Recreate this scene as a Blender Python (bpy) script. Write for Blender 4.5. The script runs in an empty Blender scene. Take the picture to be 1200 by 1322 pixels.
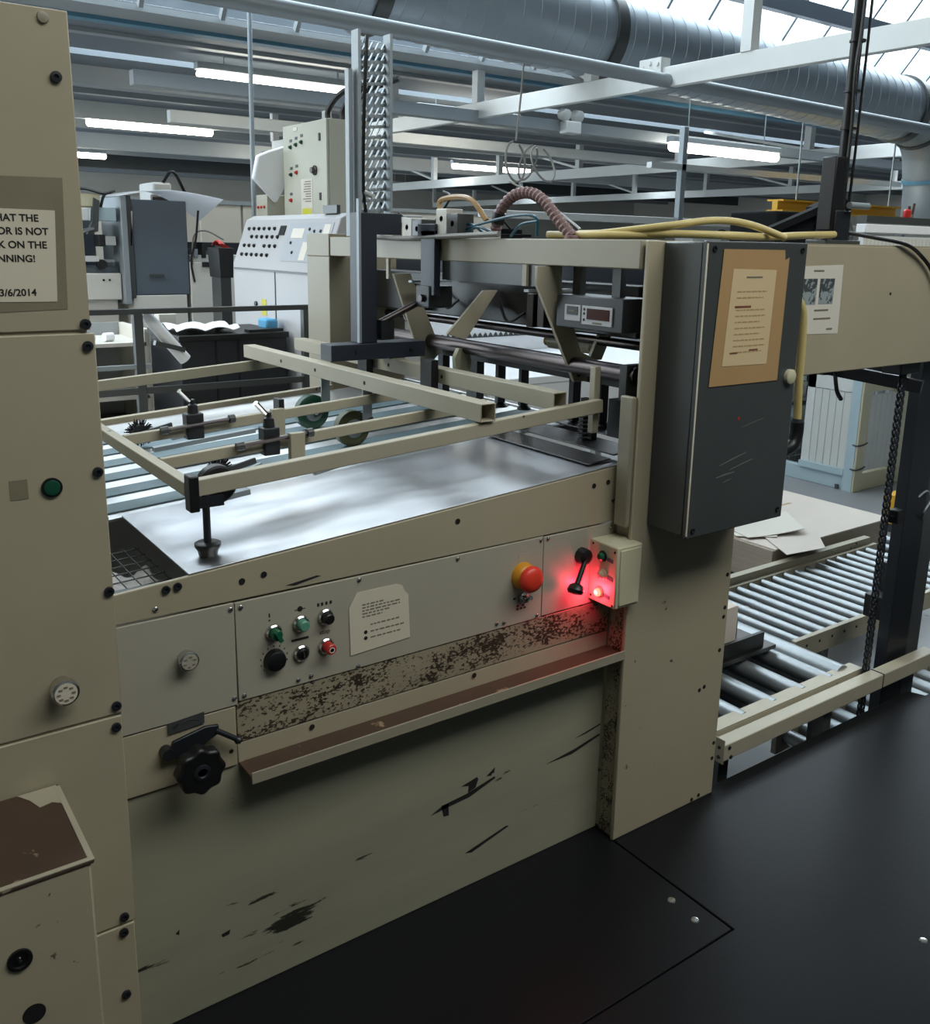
import bpy, bmesh, math, random
from mathutils import Vector, Matrix
random.seed(7)
SC = bpy.context.scene
COL = SC.collection
PI = math.pi
R = math.radians

# ------------------------------------------------------------------ camera
cam_d = bpy.data.cameras.new('camera')
cam = bpy.data.objects.new('camera', cam_d)
COL.objects.link(cam)
yaw, pitch, roll = R(35.6), R(13.05), R(1.05)
fh = Vector((math.sin(yaw), math.cos(yaw), 0)); rh = Vector((math.cos(yaw), -math.sin(yaw), 0)); up = Vector((0, 0, 1))
fw = fh*math.cos(pitch) - up*math.sin(pitch)
u1 = up*math.cos(pitch) + fh*math.sin(pitch)
rt = rh*math.cos(roll) + u1*math.sin(roll)
u2 = u1*math.cos(roll) - rh*math.sin(roll)
m = Matrix((rt, u2, -fw)).transposed().to_4x4()
m.translation = Vector((0, -1.6385, 1.6))
cam.matrix_world = m
cam_d.sensor_fit = 'HORIZONTAL'
cam_d.sensor_width = 36.0
cam_d.lens = 1185/1200*36.0
cam_d.shift_y = -71/1200
cam_d.clip_start = 0.02
cam_d.clip_end = 200
SC.camera = cam

# ------------------------------------------------------------------ world, lights, exposure
w = bpy.data.worlds.new('overcast_sky'); SC.world = w; w.use_nodes = True
bg = w.node_tree.nodes['Background']; bg.inputs['Color'].default_value = (0.86, 0.94, 1.0, 1); bg.inputs['Strength'].default_value = 2.6

def area(name, loc, rot, sx, sy, energy, color):
    l = bpy.data.lights.new(name, 'AREA'); l.shape = 'RECTANGLE'; l.size = sx; l.size_y = sy
    l.energy = energy; l.color = color
    o = bpy.data.objects.new(name, l); COL.objects.link(o); o.location = loc; o.rotation_euler = rot
    return o
# daylight falling in through the long north-light glazing (outside the panes), plus unseen openings added left and behind the camera
area('north_light_daylight', (7.0, 4.10, 4.56), (R(-49.2), 0, 0), 18.0, 2.7, 1000, (0.86, 0.94, 1.0))
area('added_side_fill', (-5.35, 14.8, 1.9), (0, R(-97), 0), 2.2, 13.0, 800, (0.82, 0.92, 1.0))  # added fill through an unseen side window, brightening roof lining and background
for i_, y_ in enumerate((7.2, 12.9, 17.2)):
    area('roof_strip_daylight', (8.0, y_, 3.36), (0, 0, 0), 22.0, 0.34, (150, 330, 330)[i_], (0.88, 0.95, 1.0))
area('added_rear_fill', (2.3, -2.3, 4.33), (R(18), 0, 0), 4.6, 1.4, 118, (1.0, 0.92, 0.80))  # added fill from an unseen rooflight, lighting the machine fronts

SC.view_settings.view_transform = 'Standard'
SC.view_settings.look = 'None'
SC.view_settings.gamma = 1.0
SC.view_settings.use_curve_mapping = False
SC.view_settings.exposure = 0.0
try:
    SC.cycles.max_bounces = 7; SC.cycles.diffuse_bounces = 4; SC.cycles.glossy_bounces = 4
    SC.cycles.transparent_max_bounces = 8
    SC.cycles.use_denoising = True
    SC.cycles.sample_clamp_indirect = 6.0
    SC.cycles.caustics_reflective = False; SC.cycles.caustics_refractive = False
except Exception:
    pass

# ------------------------------------------------------------------ materials
def s2l(c):
    return tuple(((v/255)/12.92 if v/255 <= 0.04045 else ((v/255+0.055)/1.055)**2.4) for v in c)
def mat(name, rgb, rough=0.5, metal=0.0, wear=0.0, wear_rgb=(40, 34, 26), wear_scale=30.0, grime=0.0, grime_scale=3.0, bump=0.0, stretch=None, spec=0.5, emit=None, emit_s=0.0, aniso=False):
    mt = bpy.data.materials.new(name); mt.use_nodes = True
    nt = mt.node_tree; bs = nt.nodes['Principled BSDF']; N = nt.nodes.new; L = nt.links.new
    c = s2l(rgb)
    bs.inputs['Base Color'].default_value = (*c, 1); bs.inputs['Roughness'].default_value = rough; bs.inputs['Metallic'].default_value = metal
    bs.inputs['Specular IOR Level'].default_value = spec
    if emit:
        bs.inputs['Emission Color'].default_value = (*s2l(emit), 1); bs.inputs['Emission Strength'].default_value = emit_s
    if wear or grime or bump:
        tc = N('ShaderNodeTexCoord'); mp = N('ShaderNodeMapping')
        L(tc.outputs['Object'], mp.inputs['Vector'])
        if stretch: mp.inputs['Scale'].default_value = stretch
        src = None
        def mixc(a, fac, b):
            mx = N('ShaderNodeMix'); mx.data_type = 'RGBA'
            if a is None: mx.inputs['A'].default_value = (*c, 1)
            else: L(a, mx.inputs['A'])
            mx.inputs['B'].default_value = (*b, 1); L(fac, mx.inputs['Factor'])
            return mx.outputs['Result']
        def noise(sc, det, lo, hi, v=1.0):
            n = N('ShaderNodeTexNoise'); n.inputs['Scale'].default_value = sc; n.inputs['Detail'].default_value = det; n.inputs['Roughness'].default_value = 0.62
            L(mp.outputs['Vector'], n.inputs['Vector'])
            r = N('ShaderNodeMapRange'); r.inputs['From Min'].default_value = lo; r.inputs['From Max'].default_value = hi; r.inputs['To Max'].default_value = v
            L(n.outputs['Fac'], r.inputs['Value'])
            return r.outputs['Result'], n
        if grime:
            f, _ = noise(grime_scale, 5, 0.35, 0.8, grime); src = mixc(src, f, tuple(x*0.45 for x in c))
        if wear:
            f0, n1 = noise(wear_scale, 6, 0.0, 1.0, 1.0); f1, n2 = noise(wear_scale*0.09, 3, 0.0, 1.0, 1.0)
            ad = N('ShaderNodeMath'); ad.operation = 'MULTIPLY_ADD'; ad.inputs[1].default_value = 0.7; L(n2.outputs['Fac'], ad.inputs[0]); L(n1.outputs['Fac'], ad.inputs[2])
            rr = N('ShaderNodeMapRange'); rr.inputs['From Min'].default_value = 1.12-wear*0.25; rr.inputs['From Max'].default_value = 1.15-wear*0.25
            L(ad.outputs[0], rr.inputs['Value']); f = rr.outputs['Result']
            src = mixc(src, f, s2l(wear_rgb))
        if src is not None: L(src, bs.inputs['Base Color'])
        if bump:
            n = N('ShaderNodeTexNoise'); n.inputs['Scale'].default_value = 60; n.inputs['Detail'].default_value = 4
            L(mp.outputs['Vector'], n.inputs['Vector'])
            b = N('ShaderNodeBump'); b.inputs['Strength'].default_value = bump; b.inputs['Distance'].default_value = 0.004
            L(n.outputs['Fac'], b.inputs['Height']); L(b.outputs['Normal'], bs.inputs['Normal'])
    return mt
def steel(name, rgb, rough, scratch=0.25, stretch=(2, 40, 2), bmp=0.08):
    mt = bpy.data.materials.new(name); mt.use_nodes = True
    nt = mt.node_tree; bs = nt.nodes['Principled BSDF']; N = nt.nodes.new; L = nt.links.new
    bs.inputs['Metallic'].default_value = 1.0; bs.inputs['Base Color'].default_value = (*s2l(rgb), 1)
    tc = N('ShaderNodeTexCoord'); mp = N('ShaderNodeMapping'); mp.inputs['Scale'].default_value = stretch
    L(tc.outputs['Object'], mp.inputs['Vector'])
    n = N('ShaderNodeTexNoise'); n.inputs['Scale'].default_value = 4; n.inputs['Detail'].default_value = 8; n.inputs['Roughness'].default_value = 0.7
    L(mp.outputs['Vector'], n.inputs['Vector'])
    n2 = N('ShaderNodeTexNoise'); n2.inputs['Scale'].default_value = 3; n2.inputs['Detail'].default_value = 3
    L(tc.outputs['Object'], n2.inputs['Vector'])
    mu = N('ShaderNodeMath'); mu.operation = 'MULTIPLY'; L(n.outputs['Fac'], mu.inputs[0]); L(n2.outputs['Fac'], mu.inputs[1])
    r = N('ShaderNodeMapRange'); r.inputs['From Min'].default_value = 0.12; r.inputs['From Max'].default_value = 0.42
    r.inputs['To Min'].default_value = rough; r.inputs['To Max'].default_value = rough+scratch
    L(mu.outputs[0], r.inputs['Value']); L(r.outputs['Result'], bs.inputs['Roughness'])
    b = N('ShaderNodeBump'); b.inputs['Strength'].default_value = bmp; b.inputs['Distance'].default_value = 0.001
    L(n.outputs['Fac'], b.inputs['Height']); L(b.outputs['Normal'], bs.inputs['Normal'])
    return mt
BEIGE = (172, 162, 138)
M = {}
M['beige'] = mat('beige_paint', BEIGE, 0.42, wear=0.10, wear_scale=26, grime=0.22, grime_scale=2.2)
M['beige_clean'] = mat('beige_paint_clean', (154, 147, 128), 0.42, grime=0.15, grime_scale=3)
M['beige_worn'] = mat('beige_paint_worn', (158, 148, 124), 0.5, wear=0.96, wear_scale=190, wear_rgb=(52, 42, 32), grime=0.6, grime_scale=6, stretch=(0.6, 1, 1))
M['beige_scuffed'] = mat('beige_paint_scuffed', (156, 153, 132), 0.5, wear=0.34, wear_scale=14, wear_rgb=(44, 42, 35), grime=0.35, grime_scale=4, stretch=(0.35, 1, 1.8))
M['panel_grey'] = mat('grey_panel_paint', (172, 166, 150), 0.36, grime=0.14, grime_scale=3)
M['frame_beige'] = mat('frame_beige_paint', (176, 168, 147), 0.4, wear=0.12, wear_scale=30, grime=0.2, grime_scale=5)
M['brown_worn'] = mat('bare_rusty_metal', (76, 58, 46), 0.45, wear=0.62, wear_scale=12, wear_rgb=(150, 130, 105), grime=0.5, grime_scale=8)
M['slate'] = mat('slate_grey_paint', (66, 69, 69), 0.35, grime=0.25, grime_scale=4)
M['slate_blue'] = mat('slate_blue_paint', (88, 98, 108), 0.4, grime=0.2)
M['black'] = mat('black_plastic', (18, 18, 19), 0.4)
M['black_metal'] = mat('black_metal', (30, 33, 38), 0.42, grime=0.3)
M['dark_navy'] = mat('dark_navy_paint', (38, 44, 56), 0.42, grime=0.2)
M['rubber'] = mat('black_rubber_floor', (22, 23, 25), 0.42, grime=0.3, grime_scale=1.5, bump=0.08, spec=0.16)
M['hole'] = mat('dark_hole', (8, 8, 8), 0.8)
M['steel'] = steel('polished_steel', (216, 217, 221), 0.29, 0.16, (1.5, 6, 2), 0.0)
M['steel_bed'] = steel('bright_steel_bed', (234, 235, 236), 0.34, 0.12, (1, 6, 1), 0.0)
M['steel_dark'] = steel('dark_steel', (92, 90, 90), 0.25, 0.3)
M['roller_steel'] = mat('roller_steel', (156, 162, 165), 0.4, metal=0.6, grime=0.3, grime_scale=8)
M['chrome'] = steel('chrome', (210, 208, 204), 0.12, 0.15)
M['shaft'] = steel('oily_shaft_steel', (84, 78, 78), 0.28, 0.2)
M['galv'] = mat('galvanised_steel', (150, 158, 163), 0.5, metal=0.4, grime=0.2)
M['duct'] = mat('galvanised_duct', (160, 170, 178), 0.44, metal=0.6, grime=0.2, grime_scale=2)
M['belt'] = mat('blue_grey_belt', (104, 126, 134), 0.6, grime=0.25, grime_scale=5)
M['green'] = mat('green_plastic', (20, 92, 62), 0.35)
M['green_dark'] = mat('dark_green_wheel', (12, 70, 50), 0.4)
M['teal'] = mat('pale_green_plastic', (90, 150, 128), 0.35)
M['olive'] = mat('olive_rubber_wheel', (74, 78, 46), 0.5, grime=0.3)
M['red'] = mat('red_plastic', (190, 46, 38), 0.35)
M['stop_red'] = mat('emergency_red_plastic', (226, 62, 44), 0.38)
M['amber'] = mat('amber_plastic', (206, 140, 30), 0.4)
M['yellow'] = mat('yellow_paint', (222, 168, 40), 0.45)
M['hose_yellow'] = mat('yellowed_hose', (206, 186, 124), 0.4, grime=0.25, grime_scale=9)
M['hose_grey'] = mat('grey_cable', (128, 126, 120), 0.5)
M['hose_red'] = mat('corrugated_hose', (128, 100, 98), 0.5)
M['hose_blue'] = mat('blue_air_line', (24, 78, 96), 0.35)
M['paper'] = mat('white_paper', (214, 208, 196), 0.7)
M['paper_warm'] = mat('aged_paper', (212, 203, 182), 0.7, grime=0.08)
M['white_sheet'] = mat('white_board_sheet', (238, 240, 244), 0.55)
M['tape'] = mat('brown_parcel_tape', (178, 144, 100), 0.35, grime=0.15, grime_scale=6)
M['tape_edge'] = mat('tape_residue', (130, 122, 100), 0.6, grime=0.3, grime_scale=12)
M['ink'] = mat('black_ink', (28, 27, 26), 0.7)
M['ink_soft'] = mat('faded_ink', (120, 112, 98), 0.7)
M['ink_red'] = mat('brown_ink', (120, 72, 50), 0.7)
M['photo_print'] = mat('photo_print', (70, 76, 78), 0.4, wear=1.15, wear_scale=50, wear_rgb=(150, 160, 160))
M['board'] = mat('grey_board', (214, 203, 192), 0.75, grime=0.12, grime_scale=2)
M['board_edge'] = mat('board_stack_edge', (172, 160, 146), 0.8, grime=0.4, grime_scale=4, stretch=(0.3, 0.3, 30))
M['white_paint'] = mat('white_paint', (214, 216, 214), 0.5, grime=0.12)
M['beam_white'] = mat('cream_steelwork_paint', (222, 224, 222), 0.5, grime=0.15, grime_scale=2)
M['purlin'] = mat('grey_purlin_paint', (160, 166, 170), 0.55, grime=0.2)
M['purlin_blue'] = mat('blue_gutter_paint', (96, 146, 172), 0.5, grime=0.2)
M['roof'] = mat('grey_roof_lining', (124, 132, 140), 0.8, grime=0.35, grime_scale=0.5)
M['wall'] = mat('painted_brick_wall', (200, 197, 187), 0.8, grime=0.2, grime_scale=0.6)
M['concrete'] = mat('concrete_floor', (146, 148, 150), 0.42, grime=0.4, grime_scale=1.2, wear=0.2, wear_scale=5, wear_rgb=(100, 100, 100))
M['lightblue'] = mat('pale_blue_paint', (176, 196, 204), 0.45, grime=0.2)
M['cream'] = mat('cream_paint', (200, 194, 164), 0.45, grime=0.2)
M['curtain'] = mat('white_slat', (206, 208, 204), 0.5, grime=0.1)
M['console'] = mat('console_grey', (178, 178, 180), 0.45, grime=0.1)
M['console_print'] = mat('console_print', (168, 172, 178), 0.5)
M['ecab'] = mat('cabinet_beige', (186, 184, 168), 0.45, grime=0.1)
M['machine'] = mat('machine_beige', (216, 213, 205), 0.5, grime=0.15, grime_scale=2)
M['label_yellow'] = mat('yellow_label', (206, 200, 60), 0.5)
M['foam'] = mat('white_wadding', (214, 212, 210), 0.9, bump=0.8)
M['display'] = mat('dark_red_display', (58, 14, 16), 0.15)
M['blue_rag'] = mat('blue_cloth', (96, 170, 214), 0.8)
M['matt_black'] = mat('matt_black', (20, 21, 23), 0.8, spec=0.15)
M['lamp_on'] = mat('fluorescent_glow', (255, 255, 250), 0.4, emit=(255, 252, 238), emit_s=15.0)
M['red_glow'] = mat('lit_red_lens', (255, 90, 70), 0.3, emit=(255, 70, 50), emit_s=9.0)
M['clear_lens'] = mat('unlit_lens', (206, 176, 150), 0.2)
ts = bpy.data.materials.new('thin_white_sheet'); ts.use_nodes = True
nt = ts.node_tree; pb = nt.nodes['Principled BSDF']; pb.inputs['Base Color'].default_value = (0.86, 0.87, 0.89, 1); pb.inputs['Roughness'].default_value = 0.6
tl = nt.nodes.new('ShaderNodeBsdfTranslucent'); tl.inputs['Color'].default_value = (0.86, 0.87, 0.89, 1)
mx = nt.nodes.new('ShaderNodeMixShader'); mx.inputs[0].default_value = 0.5
nt.links.new(pb.outputs[0], mx.inputs[1]); nt.links.new(tl.outputs[0], mx.inputs[2]); nt.links.new(mx.outputs[0], nt.nodes['Material Output'].inputs[0])
M['thin_sheet'] = ts
g = bpy.data.materials.new('roof_glass'); g.use_nodes = True
nt = g.node_tree; nt.nodes.remove(nt.nodes['Principled BSDF'])
tr = nt.nodes.new('ShaderNodeBsdfTransparent'); tr.inputs['Color'].default_value = (0.93, 0.96, 0.97, 1)
gl = nt.nodes.new('ShaderNodeBsdfGlossy'); gl.inputs['Roughness'].default_value = 0.1
mx = nt.nodes.new('ShaderNodeMixShader'); mx.inputs[0].default_value = 0.05
nt.links.new(tr.outputs[0], mx.inputs[1]); nt.links.new(gl.outputs[0], mx.inputs[2]); nt.links.new(mx.outputs[0], nt.nodes['Material Output'].inputs[0])
M['glass'] = g

# ------------------------------------------------------------------ mesh helpers
WLOC = {}
V = Vector
class MB:
    def __init__(s): s.bm = bmesh.new()
    def _v(s, pts): return [s.bm.verts.new(p) for p in pts]
    def hexa(s, p):
        v = s._v(p)
        for f in ((0,3,2,1),(4,5,6,7),(0,1,5,4),(1,2,6,5),(2,3,7,6),(3,0,4,7)):
            s.bm.faces.new([v[i] for i in f])
        return s
    def box(s, x0, x1, y0, y1, z0, z1):
        return s.hexa([(x0,y0,z0),(x1,y0,z0),(x1,y1,z0),(x0,y1,z0),(x0,y0,z1),(x1,y0,z1),(x1,y1,z1),(x0,y1,z1)])
    def frame(s, p0, p1, upv=(0,0,1)):
        d = (V(p1)-V(p0)); L = d.length; d.normalize()
        u = V(upv)
        if abs(d.dot(u)) > 0.98: u = V((1,0,0))
        a = d.cross(u).normalized(); b = a.cross(d).normalized()
        return d, a, b, L
    def bar(s, p0, p1, w, h, upv=(0,0,1)):
        d, a, b, L = s.frame(p0, p1, upv); p0 = V(p0); p1 = V(p1)
        q = [(-w/2,-h/2),(w/2,-h/2),(w/2,h/2),(-w/2,h/2)]
        return s.hexa([p0+a*x+b*y for x,y in q]+[p1+a*x+b*y for x,y in q])
    def hollow(s, p0, p1, w, h, t, upv=(0,0,1)):
        d, a, b, L = s.frame(p0, p1, upv); p0 = V(p0); p1 = V(p1)
        def ring(P, k): return s._v([P+a*x*k[0]+b*y*k[1] for x,y in ((-1,-1),(1,-1),(1,1),(-1,1))])
        o0 = ring(p0,(w/2,h/2)); o1 = ring(p1,(w/2,h/2)); i0 = ring(p0,(w/2-t,h/2-t)); i1 = ring(p1,(w/2-t,h/2-t))
        for k in range(4):
            j = (k+1)%4
            for f in ((o0[k],o0[j],o1[j],o1[k]),(i0[j],i0[k],i1[k],i1[j]),(o0[j],o0[k],i0[k],i0[j]),(o1[k],o1[j],i1[j],i1[k])): s.bm.faces.new(f)
        return s
    def cyl(s, p0, p1, r, n=16, r2=None, caps=True):
        d, a, b, L = s.frame(p0, p1); r2 = r if r2 is None else r2; p0 = V(p0); p1 = V(p1)
        A = s._v([p0+(a*math.cos(2*PI*i/n)+b*math.sin(2*PI*i/n))*r for i in range(n)])
        B = s._v([p1+(a*math.cos(2*PI*i/n)+b*math.sin(2*PI*i/n))*r2 for i in range(n)])
        for i in range(n): s.bm.faces.new((A[i],A[(i+1)%n],B[(i+1)%n],B[i]))
        if caps: s.bm.faces.new(A[::-1]); s.bm.faces.new(B)
        return s
    def lathe(s, o, axis, prof, n=24):
        # prof: (distance along axis, radius)
        d, a, b, L = s.frame(V(o), V(o)+V(axis)); o = V(o); rings = []
        for t, r in prof:
            if r < 1e-6: rings.append(s._v([o+d*t])*n)
            else: rings.append(s._v([o+d*t+(a*math.cos(2*PI*i/n)+b*math.sin(2*PI*i/n))*r for i in range(n)]))
        for A, B in zip(rings, rings[1:]):
            for i in range(n):
                q = [A[i],A[(i+1)%n],B[(i+1)%n],B[i]]; q = list(dict.fromkeys(q))
                if len(q) > 2: s.bm.faces.new(q)
        if prof[0][1] > 1e-6: s.bm.faces.new(rings[0][::-1])
        if prof[-1][1] > 1e-6: s.bm.faces.new(rings[-1])
        return s
    def path(s, pts, r, n=8, sub=6, wob=None):
        P = [V(p) for p in pts]; out = []
        if len(P) > 2 and sub > 1:
            Q = [P[0]*2-P[1]]+P+[P[-1]*2-P[-2]]
            for i in range(1, len(Q)-2):
                for k in range(sub):
                    t = k/sub; a,b,c,e = Q[i-1],Q[i],Q[i+1],Q[i+2]
                    out.append(0.5*((2*b)+(c-a)*t+(2*a-5*b+4*c-e)*t*t+(3*b-a-3*c+e)*t**3))
            out.append(P[-1])
        else: out = P
        rings = []; pa = None
        for i, p in enumerate(out):
            d = (out[min(i+1,len(out)-1)]-out[max(i-1,0)]).normalized()
            if pa is None:
                u = V((0,0,1)) if abs(d.z) < 0.9 else V((1,0,0)); a = d.cross(u).normalized()
            else: a = (pa-d*pa.dot(d)).normalized()
            pa = a; b = d.cross(a); rr = r if wob is None else r*(1+wob*(1 if i%2 else -1))
            rings.append(s._v([p+(a*math.cos(2*PI*k/n)+b*math.sin(2*PI*k/n))*rr for k in range(n)]))
        for A, B in zip(rings, rings[1:]):
            for k in range(n): s.bm.faces.new((A[k],A[(k+1)%n],B[(k+1)%n],B[k]))
        s.bm.faces.new(rings[0][::-1]); s.bm.faces.new(rings[-1])
        return s
    def prism(s, pts, off):
        off = V(off); A = s._v([V(p) for p in pts]); B = s._v([V(p)+off for p in pts]); n = len(pts)
        s.bm.faces.new(A[::-1]); s.bm.faces.new(B)
        for i in range(n): s.bm.faces.new((A[i],A[(i+1)%n],B[(i+1)%n],B[i]))
        return s
    def sheet(s, fn, nu, nv, t):
        # fn(u,v)->point ; thickened along its normal
        g = [[V(fn(i/nu, j/nv)) for j in range(nv+1)] for i in range(nu+1)]
        def nrm(i, j):
            du = g[min(i+1,nu)][j]-g[max(i-1,0)][j]; dv = g[i][min(j+1,nv)]-g[i][max(j-1,0)]
            return du.cross(dv).normalized()
        A = [[s.bm.verts.new(g[i][j]) for j in range(nv+1)] for i in range(nu+1)]
        B = [[s.bm.verts.new(g[i][j]-nrm(i,j)*t) for j in range(nv+1)] for i in range(nu+1)]
        for i in range(nu):
            for j in range(nv):
                s.bm.faces.new((A[i][j],A[i+1][j],A[i+1][j+1],A[i][j+1])); s.bm.faces.new((B[i][j],B[i][j+1],B[i+1][j+1],B[i+1][j]))
        for i in range(nu):
            s.bm.faces.new((A[i][0],B[i][0],B[i+1][0],A[i+1][0])); s.bm.faces.new((A[i+1][nv],B[i+1][nv],B[i][nv],A[i][nv]))
        for j in range(nv):
            s.bm.faces.new((A[0][j+1],B[0][j+1],B[0][j],A[0][j])); s.bm.faces.new((A[nu][j],B[nu][j],B[nu][j+1],A[nu][j+1]))
        return s
    def text(s, txt, size, o, ux, uz, depth=0.0004, bold=0.0):
        cu = bpy.data.curves.new('t', 'FONT'); cu.body = txt; cu.size = size; cu.extrude = depth; cu.offset = bold
        ob = bpy.data.objects.new('t', cu); COL.objects.link(ob)
        dg = bpy.context.evaluated_depsgraph_get(); me = bpy.data.meshes.new_from_object(ob.evaluated_get(dg))
        ux = V(ux).normalized(); uz = V(uz).normalized(); n = ux.cross(uz)
        mt = Matrix((ux, uz, n)).transposed().to_4x4(); mt.translation = V(o); me.transform(mt)
        s.bm.from_mesh(me); bpy.data.objects.remove(ob); bpy.data.curves.remove(cu); bpy.data.meshes.remove(me)
        return s
    def build(s, name, mt, parent=None, bevel=0.0, smooth=True, label=None, origin=None, inv=False):
        bm = s.bm
        bmesh.ops.recalc_face_normals(bm, faces=bm.faces)
        co = [v.co for v in bm.verts]
        c = V(origin) if origin else V([(min(p[i] for p in co)+max(p[i] for p in co))/2 for i in range(3)])
        if origin is None and parent is None: c.z = min(p.z for p in co)
        bmesh.ops.translate(bm, verts=bm.verts, vec=-c)
        me = bpy.data.meshes.new(name); bm.to_mesh(me); bm.free()
        me.materials.append(mt if not isinstance(mt, str) else M[mt])
        o = bpy.data.objects.new(name, me); COL.objects.link(o)
        if parent is not None:
            o.parent = parent; o.location = c-WLOC[parent.name]
        else: o.location = c
        WLOC[o.name] = c.copy()
        if smooth:
            for p in me.polygons: p.use_smooth = True
            try: me.set_sharp_from_angle(angle=R(38))
            except Exception: pass
        if bevel:
            b = o.modifiers.new('bevel', 'BEVEL'); b.width = bevel; b.segments = 2; b.limit_method = 'ANGLE'; b.angle_limit = R(50)
            b.harden_normals = False
        if label: o['label'] = label
        return o
def tag(o, label, cat, group=None, kind=None):
    o['label'] = label; o['category'] = cat
    if group: o['group'] = group
    if kind: o['kind'] = kind
    return o
def thing(name, loc, label, cat, group=None):
    o = bpy.data.objects.new(name, None); COL.objects.link(o); o.location = loc; WLOC[o.name] = V(loc); o.empty_display_size = 0.05
    return tag(o, label, cat, group)
def struct(o):
    o['kind'] = 'structure'; return o
def dup(root, loc, label=None):
    r = root.copy(); COL.objects.link(r); r.location = loc; WLOC[r.name] = V(loc)
    if label: r['label'] = label
    for ch in root.children:
        c = ch.copy(); COL.objects.link(c); c.parent = r
        for gch in ch.children:
            d = gch.copy(); COL.objects.link(d); d.parent = c
    return r
def copy_part(o, parent, loc):
    c = o.copy(); COL.objects.link(c); c.parent = parent; c.location = V(loc)-WLOC[parent.name]; WLOC[c.name] = V(loc)
    return c
def tz(x): return 0.973+0.0663*(x-0.414)        # height of the inclined feed table at x
SL = V((1, 0, 0.0663)).normalized()

# ================================================================== the building
FL = -0.5                                        # shop floor, below the operator's platform (z = 0)
struct(MB().box(-5, 26, -5, 24, FL-0.1, FL).build('floor', 'concrete', bevel=0))
struct(MB().box(-5, 26, 24, 24.2, FL, 3.4).build('wall_back', 'wall'))
struct(MB().box(26, 26.2, -5, 24, FL, 4.5).build('wall_right', 'wall'))
struct(MB().box(-5.2, -5, -5, 24, FL, 0.7).box(-5.2, -5, -5, 24, 3.0, 4.5).box(-5.2, -5, -5, 8.2, 0.7, 3.0).box(-5.2, -5, 21.2, 24, 0.7, 3.0).build('wall_left', 'wall'))
struct(MB().box(-5.12, -5.11, 8.2, 21.2, 0.7, 3.0).build('window_3', 'glass'))  # unseen side window, added to let fill light into the hall
struct(MB().box(-5, 26, -5.2, -5, FL, 3.6).build('wall_front', 'slate'))
# saw-tooth roof: lining beyond the valley, glazing from valley to ridge, lining over the operator with one added, unseen rooflight
VY, VZ, RY, RZ = 4.9, 3.09, 3.0, 5.5
def roof_z(y): return VZ+0.04+0.012*(y-VY)          # underside of the roof lining beyond the valley
SLOTS = ((7.05, 7.35), (12.75, 13.05), (17.05, 17.35))
b = MB(); y0 = VY+0.2
for ya, yb_ in SLOTS+((24.2, 24.2),):
    b.prism([(-5, y0, roof_z(y0)), (26, y0, roof_z(y0)), (26, ya, roof_z(ya)), (-5, ya, roof_z(ya))], (0, 0, 0.08)); y0 = yb_
struct(b.build('ceiling', 'roof', smooth=False))
for i, (ya, yb_) in enumerate(SLOTS): struct(MB().box(-5, 26, ya, yb_, roof_z(ya)+0.002, roof_z(ya)+0.008).build('window_%d' % (i+4), 'glass'))
def rz_near(y): return RZ+(y-RY)*(RZ-3.5)/(RY+5.0)
b = MB()
for y0, y1 in ((-1.5, RY), (-5.2, -3.1)):
    b.prism([(-5, y0, rz_near(y0)), (26, y0, rz_near(y0)), (26, y1, rz_near(y1)), (-5, y1, rz_near(y1))], (0, 0, 0.08))
for x0, x1 in ((-5, 0.0), (4.8, 26)):
    b.prism([(x0, -3.1, rz_near(-3.1)), (x1, -3.1, rz_near(-3.1)), (x1, -1.5, rz_near(-1.5)), (x0, -1.5, rz_near(-1.5))], (0, 0, 0.08))
struct(b.build('ceiling_near', 'roof', smooth=False))
b = MB()
for x in (-5.1, 26):
    b.prism([(x, -5.2, 3.4), (x, RY, 3.4), (x, RY, RZ), (x, -5.2, 3.5)], (0.1, 0, 0)); b.prism([(x, RY, 3.2), (x, VY, VZ), (x, RY, RZ)], (0.1, 0, 0))
struct(b.build('trim_gables', 'wall', smooth=False))
struct(MB().prism([(-5, VY, VZ), (26, VY, VZ), (26, RY, RZ), (-5, RY, RZ)], (0, 0.005, 0.006)).build('window_1', 'glass', smooth=False))
struct(MB().prism([(0.0, -3.1, rz_near(-3.1)+0.05), (4.8, -3.1, rz_near(-3.1)+0.05), (4.8, -1.5, rz_near(-1.5)+0.05), (0.0, -1.5, rz_near(-1.5)+0.05)], (0, 0, 0.006)).build('window_2', 'glass', smooth=False))  # unseen rooflight pane, added for light on the machine fronts
b = MB()
x = 2.0
while x < 20:
    b.bar((x, VY-0.03, VZ-0.02), (x, RY-0.03, RZ-0.02), 0.03, 0.05, (0, 0.7, 0.7)); x += 0.55
struct(b.build('trim_1', 'purlin', smooth=False))
b = MB()
for t in (0.33, 0.72):
    y = VY+(RY-VY)*t-0.10; z = VZ+(RZ-VZ)*t-0.08
    b.bar((-4.9, y, z), (26, y, z), 0.08, 0.14)
struct(b.build('trim_2', 'slate_blue', smooth=False))
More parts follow.
